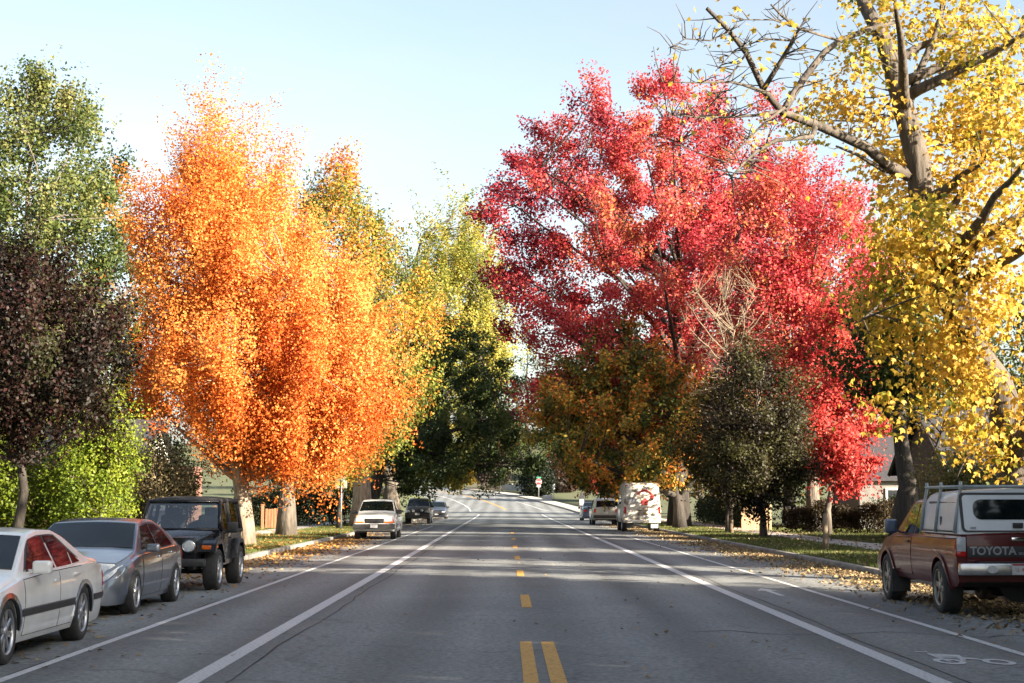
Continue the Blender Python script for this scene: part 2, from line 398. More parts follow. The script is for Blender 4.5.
def leaf_mesh(name, pos, axis, nrm, size, colr, m, parent, tmpl=KITE):
    T, tris = tmpl; k = len(T); N = len(pos)
    ax = unit(axis); x = unit(np.cross(ax, nrm)); z = np.cross(x, ax)
    V = pos[:, None, :] + size[:, None, None] * (T[None, :, 0:1] * x[:, None, :] + T[None, :, 1:2] * ax[:, None, :] + T[None, :, 2:3] * z[:, None, :])
    tr = np.array(tris, dtype=np.int32)
    idx = (np.arange(N, dtype=np.int32)[:, None, None] * k + tr[None]).reshape(-1)
    nf = N * len(tris)
    me = bpy.data.meshes.new(name)
    me.vertices.add(N * k); me.loops.add(nf * 3); me.polygons.add(nf)
    me.vertices.foreach_set('co', V.reshape(-1).astype(np.float32))
    me.loops.foreach_set('vertex_index', idx)
    me.polygons.foreach_set('loop_start', np.arange(0, nf * 3, 3, dtype=np.int32))
    at = me.attributes.new('tint', 'FLOAT_COLOR', 'POINT')
    c4 = np.ones((N, k, 4), dtype=np.float32); c4[:, :, :3] = colr[:, None, :]
    at.data.foreach_set('color', c4.reshape(-1))
    me.update(calc_edges=True)
    return link_mesh(name, me, parent, [m])
def ramp_col(ramp, t):
    ramp = np.array(ramp); p = np.linspace(0, 1, len(ramp)); t = np.clip(t, 0, 1)
    return np.stack([np.interp(t, p, ramp[:, i]) for i in range(3)], 1)

def tree(name, label, cat, x, y, h, tr, cb, prof_, ramp, nclump=160, nleaf=180, leaf=.16, group=None, seed=1, bias=None, extra=None, excnt=None, nrand=.42, tone=.72, clump=(1.1, .45),
         up=.6, droop=0, tmpl=KITE, bark='bark_grey', pw=.42, nl=14, trunk=None, limbs=(), lump=1., cdx=0, cdy=0, c0x=0, c0y=0, crand=.28, lrand=.2, trunk_top=.86, z=None, keep=None, lmin=0, lm='leaf', twigs=True, gap=0., light=.16):
    """trunk with limbs, and a crown of many leaves clumped round the twig ends"""
    rg = np.random.default_rng(seed)
    z0 = gz(x, y) - .03 if z is None else z
    rt = root(name, (x, y, z0), label, cat, group)
    # trunk line
    if trunk is None:
        npt = 9; wob = rg.normal(0, .012 * h, (npt, 2)); wob[:2] = 0
        T = [Vector(((.4 * c0x + cdx) * (i / (npt - 1)) ** 1.5 + wob[i, 0], (c0y + cdy) * (i / (npt - 1)) ** 1.5 + wob[i, 1], h * trunk_top * i / (npt - 1))) for i in range(npt)]
        Tr = [tr * (1.35 if i == 0 else 1) * (1 - .9 * i / (npt - 1)) + .015 for i in range(npt)]
    else:
        T = [Vector(p) for p, r_ in trunk]; Tr = [r_ for p, r_ in trunk]
    bm = BM(); tube(bm, T, Tr, 10)
    Tn = np.array([tuple(p) for p in T])
    ph = [p[0] for p in prof_]; pr = [p[1] for p in prof_]
    lob_t = rg.uniform(0, 1, 34); lob_a = rg.uniform(-math.pi, math.pi, 34); lob_w = rg.uniform(-.42, .3, 34) * lump
    def Rad(t, a):
        r_ = np.interp(t, ph, pr); f = np.ones_like(t)
        for lt, la, lw in zip(lob_t, lob_a, lob_w):
            da = (a - la + math.pi) % (2 * math.pi) - math.pi
            f += lw * np.exp(-(da / .45) ** 2 - ((t - lt) / .09) ** 2)
        return r_ * np.clip(f, .45, 1.4)
    tt = np.linspace(0, 1, 200); w_ = np.interp(tt, ph, pr) ** 1.25 + .02
    t = rg.choice(tt, nclump, p=w_ / w_.sum()) + rg.uniform(-.004, .004, nclump)
    a = rg.uniform(-math.pi, math.pi, nclump)
    rr = Rad(t, a) * rg.uniform(.05, 1, nclump) ** pw
    axx = c0x + cdx * t; axy = c0y + cdy * t
    if trunk is not None:
        zz = cb + t * (h - cb)
        axx = np.interp(zz, Tn[:, 2], Tn[:, 0]) + cdx; axy = np.interp(zz, Tn[:, 2], Tn[:, 1]) + cdy
    C = np.stack([axx + rr * np.cos(a), axy + rr * np.sin(a), cb + t * (h - cb)], 1)
    if keep is not None:
        kmask = keep(C + np.array([x, y, z0])); C = C[kmask]; t = t[kmask]; a = a[kmask]; rr = rr[kmask]
    nex = 0
    if extra is not None:
        E = np.array(extra); nex = len(E); C = np.concatenate([C, E]); t = np.concatenate([t, np.full(nex, .6)]); a = np.concatenate([a, rg.uniform(-3, 3, nex)]); rr = np.concatenate([rr, np.zeros(nex)])
    nclump = len(C)
    # limbs
    S = [np.array(p) for p in Tn if p[2] > cb * .75]
    order = np.argsort(-rr)[:max(nl * 5, 1)]
    for i in range(nl):
        c = C[rg.choice(order)]
        hs = float(np.clip(c[2] - np.hypot(c[0] - axx.mean(), c[1] - axy.mean()) * (.55 + up * .5), max(cb * .8, lmin), h * .75))
        bp = np.array([np.interp(hs, Tn[:, 2], Tn[:, j]) for j in range(3)])
        r0 = float(np.interp(hs, Tn[:, 2], Tr)) * .55
        mid = bp * .5 + c * .5 + np.array([0, 0, -.06 * np.linalg.norm(c - bp) * up]) + rg.normal(0, .03 * np.linalg.norm(c - bp), 3)
        pts = []
        for q in np.linspace(0, .94, 7):
            p = (1 - q) ** 2 * bp + 2 * q * (1 - q) * mid + q * q * c + rg.normal(0, .02, 3); pts.append(p)
        tube(bm, pts, [r0 * (1 - .85 * q) + .012 for q in np.linspace(0, 1, 7)], 6)
        S += pts[2:]
    for pl, r0, r1 in limbs:
        tube(bm, pl, [r0 + (r1 - r0) * q for q in np.linspace(0, 1, len(pl))], 6)
        for p, q in zip(pl[:-1], pl[1:]): S += [np.array(p) * (1 - k / 7) + np.array(q) * (k / 7) for k in range(7)]
    S = np.array(S)
    if twigs:
        for c in C:
            d = S - c; dist = np.linalg.norm(d, axis=1) + np.maximum(d[:, 2], 0) * 1.5
            s = S[int(np.argmin(dist))]; ln = np.linalg.norm(c - s)
            if ln < .15: continue
            m_ = (s + c) / 2 + rg.normal(0, .06 * ln, 3)
            r_ = min(.05, .012 + .008 * ln) * (leaf / .16) ** .5
            tube(bm, [s, m_, c], [r_, r_ * .7, r_ * .35], 4, cap=False)
    obj('trunk', bm, M[bark], rt)
    # leaves
    cnt = np.maximum(3, (nleaf * rg.uniform(.5, 1.5, nclump)).astype(int))
    if nex: cnt[-nex:] = np.array(excnt) if excnt is not None else rg.integers(0, 3, nex)
    ci = np.repeat(np.arange(nclump), cnt); N = len(ci)
    outd = np.stack([np.cos(a), np.sin(a), np.zeros(nclump)], 1)
    gd = unit(outd * (1 - up) + np.array([0, 0, up * (1 if up > 0 else -1)]) + rg.normal(0, .25, (nclump, 3)))
    u = np.clip(rg.normal(0, 1, (N, 3)), -1.7, 1.7); csz = rg.uniform(.7, 1.35, nclump)
    along = np.sum(u * gd[ci], 1, keepdims=True) * gd[ci]
    off = along * clump[0] * .5 + (u - along) * clump[1] * .5
    pos = C[ci] + off * csz[ci][:, None]
    nout = unit(pos - np.array([axx.mean(), axy.mean(), cb + .35 * (h - cb)]))
    nrm = unit(nout * .5 + unit(off) * .75 + np.array([0, 0, .3]) + rg.normal(0, nrand, (N, 3)))
    axis = unit(rg.normal(0, 1, (N, 3)) + np.array([0, 0, -droop]) + .4 * nout)
    b = np.full(nclump, .5) if bias is None else bias(t, C[:, 0], C[:, 1])
    tl = b[ci] + rg.normal(0, crand, nclump)[ci] + rg.normal(0, lrand, N)
    col_ = ramp_col(ramp, tl) * tone * rg.uniform(1 - light, 1 + light, (N, 1))
    ok = pos[:, 2] > .05
    sz = leaf * rg.uniform(.65, 1.3, N)
    leaf_mesh('crown', pos[ok], axis[ok], nrm[ok], sz[ok], col_[ok], M[lm], rt, tmpl)
    return rt
EGG = [(0, .35), (.08, .7), (.22, .97), (.4, 1), (.6, .85), (.8, .55), (.93, .27), (1, .08)]
BALL = [(0, .4), (.15, .8), (.35, 1), (.6, .97), (.8, .75), (.93, .42), (1, .12)]
CONE = [(0, .6), (.1, 1), (.3, .9), (.6, .6), (.85, .28), (1, .05)]
def sc(p, r): return [(t, v * r) for t, v in p]

GREEN = [(.018, .028, .008), (.05, .075, .015), (.09, .115, .022), (.16, .16, .03)]
YGREEN = [(.10, .13, .02), (.20, .22, .03), (.33, .30, .04), (.45, .34, .05)]
LIME = [(.10, .16, .015), (.2, .27, .02), (.3, .34, .03)]
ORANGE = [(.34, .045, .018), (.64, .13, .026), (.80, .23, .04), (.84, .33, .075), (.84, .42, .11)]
RED = [(.13, .012, .025), (.38, .025, .045), (.60, .055, .07), (.68, .12, .11), (.62, .24, .08)]
YELLOW = [(.13, .16, .025), (.36, .32, .035), (.64, .42, .055), (.74, .48, .09)]
DARKRED = [(.012, .014, .008), (.035, .02, .014), (.075, .022, .02), (.07, .075, .025)]
OLIVE = [(.03, .028, .01), (.07, .055, .015), (.13, .09, .02), (.30, .14, .02)]
# ------------------------------------------------------------------ vehicles
def pbox(name, m, parent, c, s, bev=.01, rot=None, seg=2):
    bm = BM(); box(bm, c, s, rot, bev, seg); return obj(name, bm, m, parent, 40)
def squat(rt, k):            # lower the bodywork a little, wheels stay round
    rt.scale = (1, 1, k)
    for ch in rt.children:
        if ch.name.startswith('wheel') and not ch.name.startswith('wheel_'): ch.scale = (1, 1, 1 / k); ch.location.z /= k
def make_wheel(parent, x, y, r, w, style, side, rimm):
    bm = BM(); lathe(bm, [(-w * .46, r * .3), (-w * .46, r * .7), (w * .12, r * .7), (w * .12, r * .3)] if side > 0 else [(-w * .12, r * .3), (-w * .12, r * .7), (w * .46, r * .7), (w * .46, r * .3)], 20)
    wh = obj('wheel', bm, M['black_void'], parent); wh.location = (x, y, r)
    bm = BM(); h = w / 2
    lathe(bm, [(-h, r * .68), (-h * 1.03, r * .82), (-h * .95, r * .93), (-h * .78, r * .985), (-h * .3, r), (h * .3, r), (h * .78, r * .985), (h * .95, r * .93), (h * 1.03, r * .82), (h, r * .68)], 36, closed=True)
    obj('tyre', bm, M['rubber'], wh)
    bm = BM(); s = side
    pr = [(h * .98, r * .69), (h * 1.0, r * .66), (h * .9, r * .63), (h * .45, r * .60), (h * .4, r * .685)]
    if s < 0: pr = [(-a, b) for a, b in pr][::-1]
    lathe(bm, pr, 32, closed=True)
    n, wd = style
    for k in range(n):
        t = 2 * math.pi * k / n + .2
        box(bm, (s * h * .68, r * .36 * math.cos(t), r * .36 * math.sin(t)), (h * .3, r * .56, wd * r), Matrix.Rotation(t, 3, 'X').to_quaternion(), .01, 1)
    pr = [(h * .4, r * .2), (h * .86, r * .19), (h * .95, r * .1), (h * .96, .004)]
    if s < 0: pr = [(-a, b) for a, b in pr]
    lathe(bm, pr if s > 0 else pr[::-1], 18)
    obj('rim', bm, rimm, wh)
    return wh

class Car:
    def __init__(c, name, label, x, ynose, heading, L, W, zt, belt, axles, Ra, rocker, r, tw, pm, tum=.42, rr=.06, sh=.035, cr=.03, plan=None, cat='car', group=None, style=(7, .16), rim='alloy', zwheel=None, track=None, prof_=None, z=0, body='body'):
        c.L, c.W, c.zt_, c.belt_, c.ax, c.Ra, c.rk, c.r = L, W, zt, belt, axles, Ra, rocker, r
        c.tum, c.rr, c.sh, c.cr, c.pm = tum, rr, sh, cr, pm
        c.plan_ = plan or [(0, .80), (.06, .87), (.2, .94), (.5, .985), (.9, 1), (L - .8, 1), (L - .4, .97), (L - .12, .91), (L - .03, .86), (L, .82)]
        c.g = prof_ or [(0, .93), (.12, .965), (.35, .99), (.6, 1), (.85, .99), (1, .965)]
        # heading +1: drives away up the road, -1: faces the camera
        yc = ynose - L / 2 if heading > 0 else ynose + L / 2
        c.root = root(name, (x, yc, prof(yc) + z + crown(min(7.6, abs(x - .5)))), label, cat, group, 0 if heading > 0 else math.pi)
        c.build(body)
        tx = (track or (W * 2 - tw - .05)) / 2
        for s_ in axles:
            for sd in (-1, 1): make_wheel(c.root, sd * tx, L / 2 - s_, r, tw, style, sd, M[rim])
    def zt(c, s): return smooth(s, c.zt_, .05)
    def W_(c, s): return c.W * smooth(s, c.plan_, .03)
    def zb(c, s): return min(smooth(s, c.belt_, .05), c.zt(s) - c.rr - .012)
    def zlow(c, s):
        z = c.rk if s > .12 else c.rk + .05 * (1 - s / .12)
        if s > c.L - .2: z = c.rk + .08 * (s - c.L + .2) / .2
        for a in c.ax:
            d = abs(s - a)
            if d < c.Ra: z = max(z, c.r + math.sqrt(c.Ra ** 2 - d * d))
        return min(z, c.zb(s) - .03)
    def xs(c, s, z):
        zb = c.zb(s); W = c.W_(s); xb = W * c.g[-1][1]
        if z <= zb: return W * lin((z - c.rk) / max(.05, zb - c.rk), c.g)
        top = c.zt(s) - c.rr; wt = c.wt(s)
        return (xb - c.sh) + (wt - xb + c.sh) * min(1, (z - zb) / max(.01, top - zb))
    def wt(c, s):
        return c.W_(s) * c.g[-1][1] - c.sh - c.tum * max(0, c.zt(s) - c.rr - c.zb(s))
    def topz(c, s, x): return c.zt(s) + c.cr * max(0, 1 - (x / max(.1, c.wt(s))) ** 2)
    def build(c, bname):
        st = set(np.round(np.linspace(0, c.L, 62), 4)) | {.03, .06, .1, c.L - .03, c.L - .06, c.L - .1}
        for a in c.ax:
            for k in range(-8, 9): st.add(round(a + c.Ra * math.sin(k / 8 * math.pi / 2), 4))
            st |= {round(a - c.Ra - .006, 4), round(a + c.Ra + .006, 4)}
        st = sorted(s for s in st if 0 <= s <= c.L)
        bm = BM(); rings = []
        for s in st:
            zl, zb, zt, rr = c.zlow(s), c.zb(s), c.zt(s), c.rr
            half = [(0, zl), (c.xs(s, zl) * .9, zl)]
            for f in (0, .06, .18, .35, .55, .75, .9, 1): z = zl + (zb - zl) * f; half.append((c.xs(s, z), z))
            xb = c.W_(s) * c.g[-1][1]; wt = c.wt(s)
            half.append((xb - c.sh, zb + .012)); half.append((wt, zt - rr))
            half += [(wt - rr * .12, zt - rr * .55), (wt - rr * .45, zt - rr * .15), (wt - rr, zt), ((wt - rr) * .6, c.topz(s, (wt - rr) * .6)), (0, zt + c.cr)]
            y = c.L / 2 - s
            full = [(x, z) for x, z in half] + [(-x, z) for x, z in half[-2:0:-1]]
            rings.append([bm.verts.new((x, y, z)) for x, z in full])
        n = len(rings[0])
        for a, b in zip(rings, rings[1:]):
            for k in range(n):
                f = bm.faces.new((a[k], b[k], b[(k + 1) % n], a[(k + 1) % n]))
                f.material_index = 1 if k in (0, n - 1) else 0
        bm.faces.new(rings[0]); bm.faces.new(rings[-1][::-1])
        bmesh.ops.recalc_face_normals(bm, faces=bm.faces)
        c.body = obj(bname, bm, [c.pm, M['black_void']], c.root, 28)
    # pieces laid on the body surface
    def patch(c, name, m, poly, side, off=.006, parent=None, sub=6):
        pts = []
        for (a, b), (d, e) in zip(poly, poly[1:] + poly[:1]):
            for k in range(sub): q = k / sub; pts.append((a + (d - a) * q, b + (e - b) * q))
        bm = BM(); f0, f1 = [], []
        for s, z in pts:
            z = min(z, c.zt(s) - c.rr * .9); x = c.xs(s, z)
            f0.append(bm.verts.new((side * (x + off), c.L / 2 - s, z))); f1.append(bm.verts.new((side * (x - .02), c.L / 2 - s, z)))
        nn = len(pts)
        bm.faces.new(f0)
        for k in range(nn): bm.faces.new((f0[k], f0[(k + 1) % nn], f1[(k + 1) % nn], f1[k]))
        bmesh.ops.recalc_face_normals(bm, faces=bm.faces)
        bmesh.ops.triangulate(bm, faces=[f for f in bm.faces if len(f.verts) > 4], ngon_method='EAR_CLIP')
        return obj(name, bm, m, parent or c.root, 40)
    def sgrid(c, name, m, s0, s1, z0, z1, side, off=.006, parent=None, ns=10, nz=8, under=None):
        """a panel following the flank between two stations and two heights (heights may be functions of s)"""
        bm = BM(); mats = [m]
        def lay(a0, a1, d, o, mi):
            g = []
            for i in range(ns + 1):
                s = a0 + (a1 - a0) * i / ns; lo = (z0(s) if callable(z0) else z0) - d; hi = (z1(s) if callable(z1) else z1) + d
                col = []
                for j in range(nz + 1):
                    z = lo + (hi - lo) * j / nz; z = min(z, c.zt(s) - c.rr * .9)
                    col.append(bm.verts.new((side * (c.xs(s, z) + o), c.L / 2 - s, z)))
                g.append(col)
            for i in range(ns):
                for j in range(nz): f = bm.faces.new((g[i][j], g[i + 1][j], g[i + 1][j + 1], g[i][j + 1])); f.material_index = mi
            rim_ = [g[i][0] for i in range(ns + 1)] + [g[ns][j] for j in range(1, nz + 1)] + [g[i][nz] for i in range(ns - 1, -1, -1)] + [g[0][j] for j in range(nz - 1, 0, -1)]
            inn = [bm.verts.new(v.co + Vector((-side * (o + .012), 0, 0))) for v in rim_]
            for k in range(len(rim_)): f = bm.faces.new((rim_[k], rim_[(k + 1) % len(rim_)], inn[(k + 1) % len(inn)], inn[k])); f.material_index = mi
        if under: lay(min(s0, s1) - .008, max(s0, s1) + .008, .008, .0025, 1); mats.append(under)
        lay(s0, s1, 0, off, 0)
        bmesh.ops.recalc_face_normals(bm, faces=bm.faces)
        return obj(name, bm, mats, parent or c.root, 30)
    def tgrid(c, name, m, s0, s1, mg=.07, u0=-1, u1=1, off=.008, parent=None, ns=8, nu=12):
        bm = BM(); g = []
        for i in range(ns + 1):
            s = s0 + (s1 - s0) * i / ns; w = max(.05, c.wt(s) - (mg(s) if callable(mg) else mg))
            g.append([bm.verts.new((w * (u0 + (u1 - u0) * j / nu), c.L / 2 - s, c.topz(s, w * (u0 + (u1 - u0) * j / nu)) + off)) for j in range(nu + 1)])
        for i in range(ns):
            for j in range(nu): bm.faces.new((g[i][j], g[i + 1][j], g[i + 1][j + 1], g[i][j + 1]))
        r_ = bmesh.ops.extrude_face_region(bm, geom=list(bm.faces))
        for v in [v for v in r_['geom'] if isinstance(v, bmesh.types.BMVert)]: v.co.z -= .02
        bmesh.ops.recalc_face_normals(bm, faces=bm.faces)
        return obj(name, bm, m, parent or c.root, 40)
    def arch(c, m, a, side, w=.05, off=.012, name='wheel_arch_trim'):
        pts = []
        ts = [math.pi * k / 14 for k in range(15)]
        poly = [(a - (c.Ra + w) * math.cos(t), c.r + (c.Ra + w) * math.sin(t)) for t in ts] + [(a - (c.Ra - .004) * math.cos(t), c.r + (c.Ra - .004) * math.sin(t)) for t in ts[::-1]]
        bm = BM(); F0, F1 = [], []
        for s, z in poly: x = c.xs(s, z); F0.append(bm.verts.new((side * (x + off), c.L / 2 - s, z))); F1.append(bm.verts.new((side * (x - .03), c.L / 2 - s, z)))
        nn = len(poly); h = nn // 2
        for k in range(h - 1): bm.faces.new((F0[k], F0[k + 1], F0[nn - 2 - k], F0[nn - 1 - k]))
        for k in range(nn): bm.faces.new((F0[k], F0[(k + 1) % nn], F1[(k + 1) % nn], F1[k]))
        bmesh.ops.recalc_face_normals(bm, faces=bm.faces)
        return obj(name, bm, m, c.root, 30)
    def b(c, name, m, s, x, z, size, bev=.01, rot=None, parent=None, seg=2): return pbox(name, m, parent or c.root, (x, c.L / 2 - s, z), size, bev, rot, seg)
    def mirror(c, s, z, m, side, size=(.19, .10, .13)):
        x = c.xs(s, z)
        bm = BM(); box(bm, (side * (x + size[0] * .5 + .05), c.L / 2 - s, z + .03), size, None, min(size) * .36, 4)
        box(bm, (side * (x + .03), c.L / 2 - s - .01, z - .01), (.12, .06, .04), None, .01)
        o = obj('wing_mirror', bm, m, c.root, 50)
        pbox('mirror_glass', M['glass'], o, (side * (x + size[0] * .5 + .05), c.L / 2 - s - size[1] * .5 - .001, z + .03), (size[0] * .8, .008, size[2] * .7), .003)
    def door(c, s0, s1, z0, z1, side, handle=None, hm=None):
        d = c.sgrid('door', c.pm, s0, s1, z0, z1, side, .005, under=M['black_void'])
        if handle:
            x = c.xs(handle[0], handle[1]); pbox('handle', hm or c.pm, d, (side * (x + .018), c.L / 2 - handle[0], handle[1]), (.028, .19, .035), .012)
        return d

def white_sedan():
    c = Car('parked_car', 'white four-door sedan with dark side stripe and chrome wheel arches at the left edge', -5.83, 15.02, -1, 5.1, .935,
            [(0, .56), (.04, .68), (.25, .76), (1.38, .93), (2.22, 1.335), (2.7, 1.385), (3.2, 1.37), (3.55, 1.28), (4.12, 1.03), (4.3, 1.0), (4.95, .96), (5.1, .86)],
            [(0, .54), (.3, .70), (1.35, .865), (2.5, .915), (4.2, .94), (5.1, .86)], (.98, 3.80), .375, .2, .33, .215, M['white_paint'], group='cars parked along the left kerb', style=(8, .17), track=1.62)
    dk = M['dark_plastic']; W = M['glass']
    c.tgrid('windscreen', M['windscreen'], 1.46, 2.16, .06); c.tgrid('rear_window', W, 3.52, 4.08, .07)
    for sd in (-1, 1):
        c.door(1.5, 2.76, .27, lambda s: c.zb(s) - .012, sd, (2.58, .80)); c.door(2.79, 3.72, lambda s: max(.27, c.r + math.sqrt(max(0, .44 ** 2 - (s - 3.8) ** 2)) if abs(s - 3.8) < .44 else .27), lambda s: c.zb(s) - .012, sd, (3.42, .84))
        c.patch('window_trim', dk, [(1.66, .925), (2.2, 1.31), (3.2, 1.325), (3.72, 1.06), (3.9, .975)], sd, .003)
        c.patch('window', W, [(1.74, .935), (2.22, 1.285), (2.7, 1.31), (2.77, .94)], sd, .009)
        c.patch('window', W, [(2.84, .94), (2.78, 1.31), (3.16, 1.30), (3.46, 1.15), (3.44, .955)], sd, .009)
        c.patch('quarter_window', W, [(3.5, .958), (3.51, 1.12), (3.66, 1.05), (3.8, .972)], sd, .009)
        c.mirror(1.86, .95, c.pm, sd, (.2, .12, .15))
        for a, b_ in ((.1, .56), (1.39, 3.39), (4.22, 4.95)): c.sgrid('side_moulding', dk, a, b_, .475, .55, sd, .012, ns=8, nz=2)
        for a, b_ in ((1.39, 3.39),): c.sgrid('moulding_trim', M['chrome'], a, b_, .55, .562, sd, .013, ns=8, nz=1)
        for a in c.ax: c.arch(M['chrome'], a, sd)
        c.patch('tail_light', M['red_lens'], [(4.86, .62), (4.86, .80), (5.09, .78), (5.09, .62)], sd, .006)
        c.patch('indicator', M['amber'], [(.06, .52), (.06, .62), (.3, .63), (.3, .54)], sd, .006)
    c.b('grille', M['chrome'], 0, 0, .60, (.8, .06, .16), .02); c.b('front_bumper', c.pm, .0, 0, .42, (1.55, .12, .2), .04); c.b('rear_bumper', c.pm, 5.09, 0, .48, (1.56, .1, .26), .04)
    for sd in (-1, 1): c.b('headlight', M['lamp'], .02, sd * .56, .6, (.36, .06, .14), .02)
    c.b('rear_number_plate', M['plate'], 5.15, 0, .55, (.3, .012, .15), .004)
    squat(c.root, .945)
def grey_sedan():
    c = Car('parked_car', 'metallic grey sedan parked right behind the white sedan, in front of the black jeep', -6.2, 22.2, -1, 4.86, .895,
            [(0, .47), (.05, .58), (.16, .69), (.4, .80), (1.2, .95), (1.3, .975), (2.15, 1.395), (2.6, 1.45), (3.1, 1.435), (3.5, 1.33), (4.2, 1.06), (4.4, 1.04), (4.75, 1.02), (4.86, .93)],
            [(0, .45), (.4, .72), (1.3, .885), (2.5, .94), (4.2, .985), (4.86, .9)], (1.0, 3.78), .37, .19, .325, .22, M['grey_paint'], group='cars parked along the left kerb', style=(7, .15), track=1.6,
            plan=[(0, .58), (.05, .70), (.15, .81), (.35, .915), (.6, .97), (.95, 1), (3.9, 1), (4.4, .965), (4.7, .90), (4.82, .83), (4.86, .78)])
    W = M['glass']; dk = M['dark_plastic']
    c.tgrid('windscreen', M['windscreen'], 1.36, 2.1, .055); c.tgrid('rear_window', W, 3.45, 4.12, .07)
    for sd in (-1, 1):
        c.door(1.5, 2.72, .26, lambda s: c.zb(s) - .012, sd, (2.55, .84), M['chrome']); c.door(2.75, 3.7, lambda s: max(.26, c.r + math.sqrt(max(0, .43 ** 2 - (s - 3.78) ** 2)) if abs(s - 3.78) < .43 else .26), lambda s: c.zb(s) - .012, sd, (3.45, .88), M['chrome'])
        c.patch('window_trim', dk, [(1.6, .95), (2.12, 1.365), (2.6, 1.395), (3.1, 1.38), (3.5, 1.26), (3.85, 1.02)], sd, .003)
        c.patch('window', W, [(1.7, .965), (2.15, 1.335), (2.64, 1.375), (2.7, .975)], sd, .009)
        c.patch('window', W, [(2.77, .975), (2.72, 1.375), (3.08, 1.36), (3.45, 1.25), (3.74, 1.03), (3.7, 1.0)], sd, .009)
        c.mirror(1.8, .97, c.pm, sd, (.2, .12, .13))
        c.patch('headlight', M['lamp'], [(.10, .56), (.12, .69), (.42, .78), (.62, .80), (.52, .70), (.3, .60)], sd, .006)
        c.tgrid('headlight', M['lamp'], .1, .38, .0, u0=.52 * sd, u1=.98 * sd, off=.008, ns=5, nu=6)
        c.patch('tail_light', M['red_lens'], [(4.5, .72), (4.5, .92), (4.84, .9), (4.84, .7)], sd, .006)
        for a in c.ax: c.arch(c.pm, a, sd, .03, .005, 'wheel_arch_lip')
        bm = BM(); lathe(bm, [(0, .075), (.02, .07), (.02, .005)], 16, 'Y', (sd * .52, c.L / 2 - .1, .36)); obj('fog_light', bm, M['lamp'], c.root)
    c.b('grille', dk, .01, 0, .56, (.62, .05, .1), .02); c.b('lower_grille', dk, .0, 0, .33, (.85, .04, .12), .02)
    c.b('grille_bar', M['chrome'], -.02, 0, .565, (.6, .02, .025), .006)
    bm = BM()
    for sd in (-1, 1): tube(bm, [(sd * .1, c.L / 2 - 1.33, 1.0), (sd * .45 + .1, c.L / 2 - 1.4, 1.035)], .008, 5)
    obj('wipers', bm, dk, c.root)
    c.tgrid('bonnet', c.pm, .42, 1.24, .03, off=.006)
    squat(c.root, .925)
